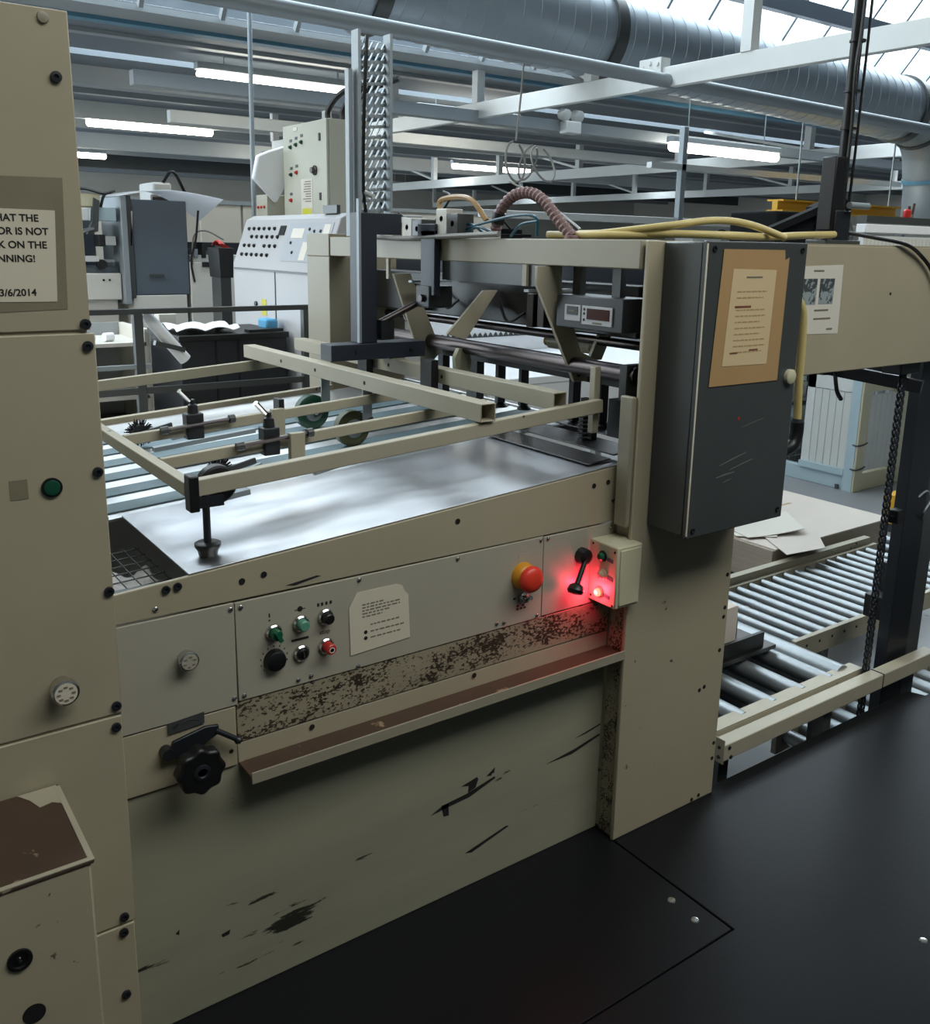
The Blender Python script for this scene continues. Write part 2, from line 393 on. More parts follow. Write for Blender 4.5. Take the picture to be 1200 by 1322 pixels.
# valley gutter, purlins
struct(MB().box(-5, 26, VY+0.0, VY+0.3, VZ-0.045, VZ-0.005).build('trim_3', 'purlin'))
k = 4
struct(MB().box(-5, 26, 5.25, 5.35, 3.028, 3.08).build('trim_30', 'purlin_blue'))
for y, wd, hg, mm in ((5.3, 0.12, 0.055, 'purlin'), (6.2, 0.10, 0.03, 'purlin'), (8.0, 0.20, 0.17, 'purlin'), (9.3, 0.10, 0.08, 'purlin'), (10.6, 0.12, 0.20, 'beam_white'), (12.2, 0.14, 0.16, 'purlin'), (14.6, 0.14, 0.24, 'beam_white'), (16.2, 0.14, 0.2, 'purlin'), (19.25, 0.16, 0.27, 'slate'), (20.6, 0.16, 0.2, 'purlin'), (22.4, 0.2, 0.2, 'purlin')):
    struct(MB().box(-5, 26, y-wd/2, y+wd/2, roof_z(y)-hg, roof_z(y)+0.02).build('trim_%d' % k, mm)); k += 1

# steel trusses along the depth of the hall
def truss(x, zc, y0, y1, label, nv, h, chord=0.13):
    t = thing('roof_truss', (x, (y0+y1)/2, zc), label, 'truss', 'white roof trusses')
    MB().box(x-0.03, x+0.03, y0, y1, zc-chord/2, zc+chord/2).build('bottom_chord', 'beam_white', t, bevel=0.004)
    n = nv
    for i in range(n+1):
        y = y0+(y1-y0)*i/n
        yy = min(max(y, y0+0.03), y1-0.03)
        if VY+0.4 < yy or True:
            top = roof_z(yy) if yy > VY else VZ+(RZ-VZ)*max(0, (VY-yy)/(VY-RY))-0.15
            top = min(top, zc+h)
            MB().bar((x, yy, zc+chord/2), (x, yy, top), chord*0.6, chord*0.6).build('upright', 'beam_white', t)
            if i < n and i % 2 == 0:
                MB().bar((x+0.035, yy, zc+chord/2), (x+0.035, min(yy+(y1-y0)/n*0.8, y1), top), chord*0.5, 0.035).build('diagonal_brace', 'beam_white', t)
    return t
truss(4.93, 2.72, 0.9, 9.4, 'white truss passing under the round duct, nearest of the roof trusses', 6, 0.7)
truss(10.2, 2.72, 1.4, 20.0, 'white lattice truss seen beyond the coiled cable, second nearest', 9, 0.55, 0.15)
truss(15.6, 2.72, 1.4, 22.0, 'white lattice truss farthest down the hall', 10, 0.55, 0.14)
# gusset plate on the near truss
g_ = MB().box(4.88, 4.97, 3.0, 3.20, 2.66, 2.85)
for yy, zz in ((3.03, 2.81), (3.10, 2.82), (3.17, 2.80), (3.04, 2.72), (3.16, 2.71)): g_.cyl((4.87, yy, zz), (4.90, yy, zz), 0.014, 8)
tag(g_.build('gusset_plate', 'beam_white'), 'bolted white gusset plate on the nearest truss under the duct', 'plate')

# fluorescent lamps
def lamp(x0, x1, y, z, label):
    t = thing('fluorescent_lamp', ((x0+x1)/2, y, z), label, 'lamp', 'hall fluorescent lamps')
    MB().box(x0, x1, y-0.05, y+0.05, z+0.05, z+0.11).build('lamp_housing', 'purlin', t, bevel=0.01)
    MB().lathe((x0+0.01, y, z+0.012), (1, 0, 0), [(0, 0.02), (0.02, 0.05), (x1-x0-0.04, 0.05), (x1-x0-0.02, 0.02)], 12).build('diffuser', 'lamp_on', t)
    for x in (x0+0.25, x1-0.25): MB().cyl((x, y, z+0.11), (x, y, roof_z(max(y, VY))), 0.006, 6).build('hanger', 'galv', t)
lamp(2.94, 4.54, 6.5, 2.96, 'long lit lamp left of the electrical cabinet, largest of the lamps')
lamp(3.05, 4.66, 10.7, 2.96, 'lit lamp just right of the tall left housing')
lamp(3.05, 4.58, 15.6, 2.96, 'short lit lamp end low beside the left housing')
lamp(9.78, 11.6, 12.6, 2.96, 'lit lamp behind the coiled grey cable')
lamp(7.07, 8.76, 4.9, 2.56, 'lit lamp hanging right of the emergency floodlight')
lamp(11.9, 12.7, 18.5, 2.96, 'small far lamp beside the perforated cable tray')
lamp(6.6, 7.6, 13.6, 2.96, 'lit lamp partly behind the electrical cabinet')
lamp(5.6, 7.0, 7.2, 2.96, 'lit lamp ahead of the truss uprights near the cable tray')

# two unseen lamps added left of the view to brighten the background
def fill_light(x0, x1, y, z, e):
    l = area('added_lamp_fill', ((x0+x1)/2, y, z-0.06), (0, 0, 0), x1-x0, 0.09, e, (1.0, 0.98, 0.93))
for i_, (x0, x1, y) in enumerate(((-2.6, -1.0, 3.2), (-1.9, -0.3, 4.6))):
    struct(MB().lathe((x0, y, 2.81), (1, 0, 0), [(0, 0.02), (0.01, 0.05), (x1-x0-0.01, 0.05), (x1-x0, 0.02)], 12).build('trim_%d' % (40+i_), 'lamp_on')); fill_light(x0, x1, y, 2.8, 46)  # added glowing tubes, out of view, each with a fill light below

# services along the hall
t = thing('ventilation_duct', (6, 3.85, 3.1), 'large round galvanised spiral duct below the rooflight', 'duct')
dz = lambda x: 3.22-0.032*(x-2.5)
secs = [(1.2, 3.1), (3.1, 5.05), (5.05, 9.25)]
for i, (a, c) in enumerate(secs):
    prof = []; L = c-a; n = int(L/0.14)
    for q in range(n):
        prof += [(q*L/n, 0.30), ((q+0.9)*L/n, 0.30), ((q+0.93)*L/n, 0.304), ((q+0.97)*L/n, 0.304)]
    prof.append((L, 0.30))
    MB().lathe((a, 3.85, dz(a)), (1, 0, -0.032), prof, 40).build('duct_section', 'duct', t)
for a in (3.1, 5.05, 9.25):
    MB().lathe((a-0.05, 3.85, dz(a-0.05)), (1, 0, -0.032), [(0, 0.30), (0, 0.325), (0.10, 0.325), (0.10, 0.30)], 40).build('joint_ring', 'slate', t)
b = MB()
b.path([(9.25, 3.85, dz(9.25)), (9.5, 3.85, dz(9.25)-0.02), (9.75, 3.84, dz(9.25)-0.12), (9.92, 3.83, dz(9.25)-0.32), (10.0, 3.83, dz(9.25)-0.60)], 0.30, 28, 4)
b.build('duct_elbow', 'galv', t)
MB().lathe((9.70, 3.843, dz(9.25)-0.095), (0.85, 0, -0.52), [(-0.02, 0.300), (-0.02, 0.312), (0.02, 0.312), (0.02, 0.300)], 28).build('elbow_seam', 'slate', t)
MB().cyl((10.0, 3.83, dz(9.25)-0.60), (10.01, 3.83, dz(9.25)-0.64), 0.308, 28).build('elbow_collar', 'purlin_blue', t)
MB().cyl((10.01, 3.83, dz(9.25)-0.64), (10.05, 3.83, dz(9.25)-1.1), 0.29, 28).build('drop_section', 'galv', t)
tag(MB().cyl((0.6, 2.95, 2.747), (8.2, 2.95, 2.652), 0.045, 16).build('service_pipe', 'galv'), 'long grey pipe running just below the round duct', 'pipe')
tag(MB().box(2.0, 12, 5.1, 5.2, 2.62, 2.72).build('conduit_beam', 'purlin', bevel=0.004), 'grey channel running lengthwise behind the trusses', 'channel')
tag(MB().box(3.2, 12, 8.0, 8.1, 2.74, 2.86).build('conduit_beam', 'beam_white', bevel=0.004), 'pale channel above the electrical cabinet', 'channel')
# white emergency twin floodlight
t = thing('emergency_light', (5.93, 5.05, 2.68), 'white twin-head emergency floodlight on the channel', 'lamp')
MB().box(5.82, 6.0, 5.0, 5.1, 2.60, 2.71).build('battery_box', 'white_paint', t, bevel=0.01)
for x in (5.83, 5.99):
    MB().lathe((x, 5.06, 2.765), (0.1, -1, -0.3), [(-0.06, 0.025), (-0.03, 0.05), (0.04, 0.055), (0.045, 0.048)], 16).build('lamp_head', 'white_paint', t)
# coil of cable hung from the trunking above the machine
t = thing('cable_coil', (3.8, 3.0, 2.6), 'loops of grey cable hanging above the feeder', 'cable')
for cx, r1, r2, tw in ((3.66, 0.075, 0.12, 0.2), (3.76, 0.06, 0.10, -0.5), (3.88, 0.085, 0.11, 0.6)):
    MB().path([(cx+r1*math.cos(a), 3.0+tw*0.1*math.sin(a), 2.10+r2*math.sin(a)) for a in [R(q) for q in range(95, 95+345, 25)]], 0.007, 6, 3).build('cable_loop', 'hose_grey', t)
MB().path([(3.66, 3.0, 2.22), (3.7, 3.02, 2.45), (3.68, 2.97, 2.66)], 0.006, 6, 5).build('drop_cable', 'hose_grey', t)
MB().path([(3.62, 3.0, 1.98), (3.55, 2.6, 1.86), (3.0, 1.7, 1.70), (2.4, 1.0, 1.66)], 0.006, 6, 5).build('tail_cable', 'hose_grey', t)
# low services rail in the mid distance
t = thing('services_rail', (7, 4, 1.83), 'grey services rail on a post right of the feeder', 'rail')
MB().bar((4.4, 4.37, 1.84), (10.5, 4.37, 1.84), 0.05, 0.06).build('rail', 'beam_white', t, bevel=0.004)
MB().bar((6.62, 4.32, 1.84), (6.62, 4.32, 2.66), 0.06, 0.06).build('post', 'galv', t, bevel=0.004)
MB().bar((6.2, 4.32, 2.31), (10.2, 4.32, 2.34), 0.06, 0.05).build('upper_rail', 'beam_white', t)
MB().bar((10.45, 4.37, FL), (10.45, 4.37, 1.84), 0.06, 0.06).build('leg', 'galv', t)
t = thing('lifting_beam', (9.25, 4.0, 2.0), 'yellow beam of a hoist behind the black pole', 'beam')
MB().box(7.58, 9.6, 3.97, 4.03, 1.97, 2.05).build('web', 'yellow', t)
MB().box(7.58, 9.6, 3.91, 4.09, 2.05, 2.065).build('top_flange', 'yellow', t)
MB().box(7.58, 9.6, 3.91, 4.09, 1.955, 1.97).build('bottom_flange', 'yellow', t)
for x in (7.9, 9.5): MB().cyl((x, 4.0, 2.06), (x, 4.0, 3.2), 0.01, 6).build('hanger_rod', 'galv', t)

# ================================================================== platform
t = thing('operator_platform', (1.5, -1.0, 0), 'black rubber-covered operator platform along the machine', 'platform')
MB().prism([(-0.6, -0.476, -0.06), (1.650, -0.476, -0.06), (1.650, 0.03, -0.06), (0.385, 0.03, -0.06), (0.385, -0.052, -0.06), (-0.6, -0.052, -0.06)], (0, 0, 0.0595)).build('floor_plate', 'rubber', t, bevel=0.002)
MB().prism([(-0.6, -3.2, -0.06), (5.2, -3.2, -0.06), (5.2, -0.10, -0.06), (3.22, -0.10, -0.06), (3.20, -0.045, -0.06), (2.06, -0.045, -0.06), (2.06, 0.03, -0.06), (1.655, 0.03, -0.06), (1.655, -0.480, -0.06), (-0.6, -0.480, -0.06)], (0, 0, 0.06)).build('floor_plate', 'rubber', t, bevel=0.002)
for x, y in ((1.605, -0.325), (1.60, -0.405), (1.18, -0.62), (1.14, -0.66), (1.20, -0.66), (2.0, -0.76)):
    MB().lathe((x, y, -0.001), (0, 0, 1), [(0, 0.011), (0.003, 0.009), (0.004, 0)], 12).build('screw_head', 'chrome', t)
for x0, x1, y0, y1 in ((-0.55, 5.1, -0.16, -0.12), (-0.55, 5.1, -3.1, -3.0)):
    MB().box(x0, x1, y0, y1, FL, -0.06).build('support_beam', 'black_metal', t)

# ================================================================== left housing
t = thing('die_cutter_housing', (0.1, 0.7, FL), 'tall beige machine housing filling the left edge', 'machine')
yb = -0.05
MB().box(-0.7, 0.374, yb+0.004, 1.55, FL, 1.93).build('housing_body', 'beige', t, bevel=0.004)
MB().box(-0.7, 0.378, yb, yb+0.006, 1.452, 1.935).build('front_panel', 'beige', t, bevel=0.002)
MB().box(-0.7, 0.384, yb, yb+0.006, 0.762, 1.447).build('front_panel', 'beige', t, bevel=0.002)
MB().box(-0.7, 0.382, yb, yb+0.006, 0.328, 0.757).build('front_panel', 'beige', t, bevel=0.002)
MB().box(-0.7, 0.378, yb, yb+0.006, 0.0, 0.323).build('front_panel', 'beige', t, bevel=0.002)
for x, z in ((0.354, 1.838), (0.370, 1.462), (0.371, 1.426), (0.372, 1.213), (0.376, 0.997), (0.374, 0.778), (0.371, 0.737), (0.360, 0.343), (0.357, 0.310), (0.353, 0.172)):
    MB().lathe((x, yb, z), (0, -1, 0), [(0, 0.0085), (0.005, 0.0085), (0.0055, 0.004), (0.002, 0.0035), (0.002, 0)], 14).build('socket_screw', 'black_metal', t)
MB().lathe((0.342, yb, 1.921), (0, -1, 0), [(0, 0.009), (0.004, 0.008), (0.006, 0)], 14).build('screw_head', 'beige_clean', t)
g_ = MB().lathe((0.298, yb, 1.196), (0, -1, 0), [(0, 0.0165), (0.004, 0.0165), (0.004, 0.0135)], 24).build('indicator_bezel', 'black', t)
MB().lathe((0.298, yb-0.003, 1.196), (0, -1, 0), [(0, 0.0135), (0.003, 0.012), (0.0045, 0)], 24).build('indicator_lens', 'green_dark', g_, label='dark green indicator lens')
kn = MB().lathe((0.286, yb, 0.842), (0, -1, 0), [(0, 0.018), (0.018, 0.018), (0.018, 0.0225), (0.034, 0.0225), (0.036, 0.019)], 28).build('lock_knob', 'chrome', t, label='round metal lock knob')
MB().lathe((0.286, yb-0.035, 0.842), (0, -1, 0), [(0, 0.019), (0.0015, 0.0185)], 24).build('knob_face', 'paper_warm', kn)
b = MB()
for a in range(0, 360, 45): b.box(0.286+0.012*math.cos(R(a))-0.003, 0.286+0.012*math.cos(R(a))+0.003, yb-0.0378, yb-0.0364, 0.842+0.012*math.sin(R(a))-0.001, 0.842+0.012*math.sin(R(a))+0.0015)
b.build('knob_marking', 'ink_soft', kn)
MB().box(0.235, 0.262, yb-0.0008, yb, 1.182, 1.215).build('tape_residue', 'tape_edge', t, label='scraped remains of a sticker')
# the notice taped to the housing
t = thing('warning_notice', (0.28, yb, 1.57), 'typed paper warning notice taped on the left housing', 'notice')
MB().prism([(0.05, yb-0.0004, 1.477), (0.345, yb-0.0004, 1.487), (0.352, yb-0.0004, 1.690), (0.05, yb-0.0004, 1.685)], (0, -0.0004, 0)).build('tape_patch', 'tape_edge', t)
MB().prism([(0.06, yb-0.001, 1.502), (0.330, yb-0.001, 1.499), (0.337, yb-0.001, 1.640), (0.06, yb-0.001, 1.643)], (0, -0.0006, 0)).build('paper', 'paper_warm', t)
for s, x, z, sz in (('THAT THE', 0.2415, 1.6225, 0.0150), ('OR IS NOT', 0.2515, 1.6025, 0.0150), ('K ON THE', 0.2515, 1.582, 0.0150), ('NNING!', 0.2490, 1.561, 0.0150), ('3/6/2014', 0.2470, 1.509, 0.0150)):
    MB().text(s, sz, (x, yb-0.0018, z), (1, 0, 0), (0, 0, 1), 0.0002, 0.0004).build('printed_line', 'ink', t)
# the low box in front of the housing
t = thing('foot_box', (0.0, -0.17, 0.33), 'rusty-topped beige box low in front of the left housing', 'box')
MB().box(-0.6, 0.262, -0.295, -0.052, 0.0, 0.652).build('box_body', 'beige', t, bevel=0.004)
MB().box(-0.6, 0.267, -0.298, -0.051, 0.652, 0.66).build('worn_lid', 'brown_worn', t, bevel=0.003, label='rust-worn brown metal lid')
MB().box(-0.6, 0.267, -0.2985, -0.290, 0.6595, 0.6612).build('paint_rim', 'frame_beige', t)
MB().box(0.258, 0.267, -0.290, -0.06, 0.6595, 0.6612).build('paint_rim', 'frame_beige', t)
MB().prism([(0.20, -0.055, 0.6600), (0.262, -0.055, 0.6600), (0.262, -0.12, 0.6600), (0.245, -0.105, 0.6600), (0.225, -0.11, 0.6600), (0.215, -0.08, 0.6600)], (0, 0, 0.0008)).build('paint_patch', 'frame_beige', t)
pg = MB().lathe((0.150, -0.295, 0.533), (0, -1, 0), [(0, 0.018), (0.004, 0.018), (0.004, 0.013), (0.001, 0.012), (0.001, 0)], 24).build('rubber_plug', 'black', t)
MB().lathe((0.150, -0.296, 0.533), (0, -1, 0), [(0, 0.004), (0.004, 0.003), (0.0045, 0)], 12).build('plug_screw', 'chrome', pg)
MB().lathe((0.162, -0.2945, 0.428), (0, -1, 0), [(0, 0.017), (0.001, 0.017), (0.001, 0)], 24).build('round_opening', 'hole', t)

# ================================================================== feed table side frame
t = thing('feed_machine', (1.0, 0.02, 0), 'long beige side frame of the feed table with control panels', 'machine')
MB().box(0.386, 1.655, 0.006, 0.05, 0.0, 0.548).build('lower_panel', 'beige_scuffed', t, bevel=0.002)
MB().box(0.386, 0.615, 0.0, 0.05, 0.552, 0.683).build('knob_panel', 'beige', t, bevel=0.002)
MB().box(0.617, 1.655, 0.001, 0.05, 0.600, 0.690).build('worn_strip', 'beige_worn', t, bevel=0.002, label='paint-chipped strip below the control panel')
MB().box(0.617, 1.655, 0.003, 0.05, 0.548, 0.598).build('ledge_back', 'beige', t, bevel=0.002)
MB().prism([(0.386, -0.001, 0.909), (1.66, -0.001, 0.905), (1.66, -0.001, tz(1.66)-0.004), (0.386, -0.001, tz(0.386)-0.004)], (0, 0.010, 0)).build('top_rail', 'beige', t, bevel=0.002)
MB().box(0.392, 0.6195, -0.002, 0.05, 0.686, 0.905).build('blank_panel', 'panel_grey', t, bevel=0.0015)
MB().box(0.6215, 1.414, -0.002, 0.05, 0.692, 0.904).build('control_panel', 'panel_grey', t, bevel=0.0015)
MB().box(1.416, 1.655, -0.002, 0.05, 0.694, 0.902).build('lever_panel', 'panel_grey', t, bevel=0.0015)
MB().box(0.386, 1.655, 0.05, 0.07, 0.0, 0.95).build('backing_plate', 'slate', t)
for x, z, r in ((1.155, 0.985, 0.0065), (0.638, 0.946, 0.0065), (0.684, 0.951, 0.0065), (1.575, 1.010, 0.0065), (1.624, 1.013, 0.0065), (0.783, 0.584, 0.006), (1.213, 0.587, 0.006), (0.602, 0.586, 0.005)):
    MB().lathe((x, 0.001 if z < 0.6 else -0.0015, z), (0, -1, 0), [(0, r), (0.001, r), (0.001, 0)], 14).build('bolt_hole', 'hole', t)
for x, z in ((0.511, 0.962), (0.489, 0.960)):
    MB().lathe((x, -0.0015, z), (0, -1, 0), [(0, 0.008), (0.004, 0.008), (0.004, 0.004), (0.001, 0.003), (0.001, 0)], 14).build('socket_screw', 'black_metal', t)
for x, z in ((0.612, 0.893), (0.633, 0.893), (0.899, 0.896), (1.156, 0.895), (1.405, 0.896), (1.428, 0.896), (0.612, 0.702), (0.633, 0.702), (0.894, 0.697), (0.752, 0.704), (0.782, 0.705), (1.274, 0.707), (1.297, 0.705), (1.40, 0.70), (1.642, 0.892), (0.468, 0.926)):
    MB().lathe((x, -0.002, z), (0, -1, 0), [(0, 0.0055), (0.002, 0.005), (0.0035, 0.003), (0.004, 0)], 12).build('screw_head', 'chrome', t)
lk = MB().lathe((0.519, -0.002, 0.815), (0, -1, 0), [(0, 0.016), (0.012, 0.016), (0.012, 0.019), (0.022, 0.019), (0.024, 0.016)], 26).build('panel_lock', 'chrome', t)
MB().lathe((0.519, -0.0255, 0.815), (0, -1, 0), [(0, 0.016), (0.001, 0.0155)], 24).build('lock_face', 'panel_grey', lk)
b = MB()
for a in range(20, 380, 60): b.box(0.519+0.010*math.cos(R(a))-0.003, 0.519+0.010*math.cos(R(a))+0.003, -0.0275, -0.0264, 0.815+0.010*math.sin(R(a))-0.0012, 0.815+0.010*math.sin(R(a))+0.0012)
b.build('lock_marking', 'ink_soft', lk)
def button(x, z, cap, r=0.0155, label=None, kind='push_button', ln=0.018, dome=False):
    rg = MB().lathe((x, -0.002, z), (0, -1, 0), [(0, r+0.002), (0.006, r+0.002), (0.009, r-0.001), (0.009, r-0.004)], 26).build(kind, 'chrome', t, label=label)
    MB().lathe((x, -0.008, z), (0, -1, 0), [(0, r-0.0035), (ln-0.002, r-0.004), (ln, r-0.006), (ln, 0)], 26).build('button_cap', cap, rg)
    return rg
rg = button(0.700, 0.824, 'green', label='green turn switch', kind='turn_switch')
MB().bar((0.695, -0.028, 0.834), (0.706, -0.028, 0.812), 0.008, 0.010, (0, -1, 0)).build('switch_grip', 'green', rg)
button(0.760, 0.830, 'teal', label='pale green push button')
button(0.817, 0.832, 'black', label='black push button')
rg = button(0.760, 0.764, 'black', label='key switch', kind='key_switch', ln=0.006)
MB().bar((0.760, -0.016, 0.757), (0.760, -0.016, 0.771), 0.003, 0.004, (0, -1, 0)).build('key_slot', 'chrome', rg)
rg = button(0.817, 0.766, 'red', label='red stop button', ln=0.024)
MB().lathe((0.817, -0.0321, 0.766), (0, -1, 0), [(0, 0.0065), (0.0006, 0.0065), (0.0006, 0.0045), (0, 0.0045)], 20).build('stop_mark', 'paper', rg)
dk = MB().lathe((0.700, -0.002, 0.764), (0, -1, 0), [(0, 0.0235), (0.004, 0.0235), (0.014, 0.021), (0.016, 0.018), (0.016, 0)], 30).build('rotary_knob', 'black', t, label='large black rotary knob')
b = MB()
for a in range(-130, 131, 26): b.box(0.700+0.0295*math.sin(R(a))-0.001, 0.700+0.0295*math.sin(R(a))+0.001, -0.0026, -0.002, 0.764+0.0295*math.cos(R(a))-0.0018, 0.764+0.0295*math.cos(R(a))+0.0018)
b.build('dial_marks', 'ink', dk)
MB().text('stop', 0.014, (0.803, -0.0022, 0.793), (1, 0, 0), (0, 0, 1), 0.0002).build('stop_lettering', 'ink', t)
b = MB()
for x in (0.799, 0.808, 0.818, 0.828): b.box(x, x+0.005, -0.0026, -0.002, 0.857, 0.864)
b.build('button_symbols', 'ink', t)
MB().box(0.739, 0.778, -0.0026, -0.002, 0.792, 0.797).build('switch_label', 'ink', t)
b = MB(); b.lathe((0.760, -0.002, 0.861), (0, -1, 0), [(0, 0.006), (0.0006, 0.006)], 14); b.box(0.748, 0.772, -0.0026, -0.002, 0.8595, 0.861)
b.build('button_symbols', 'ink', t); b = MB(); b.box(0.691, 0.694, -0.0026, -0.002, 0.858, 0.866); b.box(0.691, 0.694, -0.0026, -0.002, 0.849, 0.853)
b.build('button_symbols', 'ink', t)
# emergency stop and toggle
es = MB().lathe((1.350, -0.002, 0.816), (0, -1, 0), [(0, 0.034), (0.016, 0.032), (0.022, 0.026)], 32).build('emergency_stop', 'amber', t, label='emergency stop with amber collar')
MB().lathe((1.350, -0.022, 0.816), (0, -1, 0), [(0, 0.016), (0.008, 0.016), (0.010, 0.033), (0.018, 0.0335), (0.026, 0.028), (0.030, 0.016), (0.031, 0)], 32).build('mushroom_head', 'stop_red', es)
MB().box(1.337, 1.376, -0.0024, -0.002, 0.852, 0.872).build('sticker_ghost', 'panel_grey', t)
tg = MB().lathe((1.354, -0.002, 0.757), (0, -1, 0), [(0, 0.0145), (0.005, 0.0145), (0.007, 0.009), (0.016, 0.008)], 20).build('toggle_switch', 'chrome', t)
MB().cyl((1.354, -0.016, 0.757), (1.352, -0.036, 0.768), 0.0035, 10, 0.0055).build('toggle_lever', 'chrome', tg)
b = MB()
for x, z in ((1.335, 0.728), (1.346, 0.728), (1.357, 0.728), (1.335, 0.736), (1.352, 0.735), (1.324, 0.757)): b.box(x, x+0.007, -0.0026, -0.002, z, z+0.005)
b.build('toggle_symbols', 'ink', t)
# crank lever on the right panel
lv = MB().lathe((1.541, -0.002, 0.832), (0, -1, 0), [(0, 0.022), (0.010, 0.022), (0.022, 0.020), (0.026, 0.012), (0.026, 0)], 12).build('lever_hub', 'black', t, label='black crank lever')
MB().cyl((1.540, -0.022, 0.828), (1.498, -0.038, 0.770), 0.006, 10, 0.0075).build('lever_arm', 'black', lv)
MB().lathe((1.500, -0.036, 0.775), (-0.45, -0.25, -1), [(0, 0.009), (0.006, 0.018), (0.018, 0.022), (0.026, 0.018), (0.029, 0)], 20).build('lever_knob', 'black', lv)
for k, pts in enumerate(([(1.095, 0.247), (1.13, 0.262), (1.20, 0.268), (1.288, 0.287), (1.29, 0.281), (1.21, 0.256), (1.15, 0.252)], [(1.185, 0.294), (1.232, 0.304), (1.236, 0.297), (1.228, 0.276), (1.205, 0.270), (1.207, 0.288)], [(1.125, 0.262), (1.146, 0.263), (1.148, 0.228), (1.132, 0.230)],
        [(1.262, 0.296), (1.288, 0.312), (1.285, 0.296), (1.279, 0.299), (1.277, 0.292)], [(1.46, 0.262), (1.56, 0.274), (1.65, 0.292), (1.652, 0.286), (1.55, 0.262)], [(1.56, 0.306), (1.652, 0.322), (1.652, 0.318), (1.60, 0.308)], [(1.20, 0.10), (1.33, 0.128), (1.34, 0.124), (1.22, 0.094)], [(0.565, 0.165), (0.585, 0.168), (0.582, 0.158), (0.568, 0.157)], [(0.47, 0.212), (0.478, 0.218), (0.477, 0.206)])):
    MB().prism([(x, 0.0056, z) for x, z in pts], (0, -0.0004, 0)).build('scuff_mark', 'ink', t, smooth=False)
MB().prism([(0.73, 0.918), (0.80, 0.926), (0.81, 0.923), (0.75, 0.914)] and [(0.73, -0.0012, 0.918), (0.80, -0.0012, 0.926), (0.81, -0.0012, 0.923), (0.75, -0.0012, 0.914)], (0, -0.0004, 0)).build('scuff_mark', 'ink', t, smooth=False)
# instruction paper on the panel
t2 = thing('instruction_card', (0.95, -0.004, 0.80), 'torn cream instruction card taped on the control panel', 'notice')
MB().prism([(0.876, -0.003, 0.727), (1.027, -0.003, 0.734), (1.022, -0.003, 0.838), (1.012, -0.003, 0.848), (1.006, -0.003, 0.862), (0.992, -0.003, 0.868), (0.892, -0.003, 0.869), (0.873, -0.003, 0.838)], (0, -0.001, 0)).build('card', 'paper_warm', t2)
b = MB()
for i, (x0, x1, z) in enumerate(((0.905, 0.958, 0.836), (0.905, 1.0, 0.829), (0.905, 1.0, 0.822), (0.905, 0.975, 0.815), (0.905, 0.955, 0.808), (0.925, 0.998, 0.787), (0.925, 1.012, 0.771), (0.925, 1.002, 0.757))):
    xx = x0
    while xx < x1:
        wd = random.uniform(0.005, 0.014); b.box(xx, min(xx+wd, x1), -0.0043, -0.004, z, z+0.0032); xx += wd+0.003
b.build('typed_page', 'ink_soft', t2)
b = MB()
for z in (0.773, 0.759): b.lathe((0.913, -0.004, z), (0, -1, 0), [(0, 0.0045), (0.0004, 0.0045)], 12)
b.build('bullet_dots', 'ink', t2)
# ledge tray
t2 = thing('ledge_tray', (1.14, -0.035, 0.55), 'narrow rust-worn ledge tray along the side frame', 'ledge')
MB().box(0.618, 1.652, -0.068, 0.003, 0.549, 0.555).build('tray_floor', 'brown_worn', t2, label='rust-worn tray floor')
MB().box(0.616, 1.652, -0.072, -0.068, 0.543, 0.568).build('front_lip', 'beige_clean', t2, bevel=0.001)
# handwheel
t2 = thing('handwheel', (0.516, -0.06, 0.606), 'black lobed handwheel below the blank panel', 'handwheel')
pts = []
for i in range(112):
    a = 2*PI*i/112; r = 0.0455+0.0028*math.cos(8*a); pts.append((0.516+r*math.cos(a), -0.045, 0.606+r*math.sin(a)))
MB().prism(pts, (0, -0.030, 0)).build('lobed_rim', 'black', t2, bevel=0.005)
MB().cyl((0.516, 0, 0.606), (0.516, -0.046, 0.606), 0.016, 18).build('shaft', 'black_metal', t2)
MB().lathe((0.516, -0.074, 0.606), (0, -1, 0), [(0, 0.017), (0.003, 0.016), (0.004, 0.010), (0.001, 0.008), (0.001, 0)], 20).build('hub_cap', 'black_metal', t2)
MB().prism([(0.470, -0.012, 0.628), (0.480, -0.012, 0.655), (0.545, -0.012, 0.668), (0.572, -0.012, 0.664), (0.572, -0.012, 0.646), (0.50, -0.012, 0.610)], (0, -0.008, 0)).build('clamp_plate', 'black_metal', t2, bevel=0.002)
MB().cyl((0.470, 0, 0.632), (0.470, -0.022, 0.632), 0.012, 16).build('clamp_bolt', 'black_metal', t2)
MB().cyl((0.565, -0.018, 0.654), (0.606, -0.024, 0.624), 0.0055, 10).build('clamp_lever', 'black_metal', t2)
MB().lathe((0.604, -0.024, 0.626), (0.7, -0.1, -0.7), [(0, 0.006), (0.006, 0.009), (0.012, 0.006), (0.014, 0)], 12).build('lever_tip', 'black_metal', t2)
t2 = thing('scale_plate', (0.514, -0.001, 0.676), 'small engraved metal plate above the handwheel', 'plate')
MB().prism([(0.477, -0.0005, 0.664), (0.549, -0.0005, 0.668), (0.549, -0.0005, 0.692), (0.477, -0.0005, 0.687)], (0, -0.003, 0)).build('plate', 'slate', t2)
b = MB(); b.path([(0.49, -0.0038, 0.672), (0.50, -0.0038, 0.68), (0.52, -0.0038, 0.684), (0.538, -0.0038, 0.678)], 0.001, 4, 4); b.bar((0.487, -0.0038, 0.676), (0.497, -0.0038, 0.682), 0.002, 0.001, (0, -1, 0))
b.build('engraving', 'ink', t2)

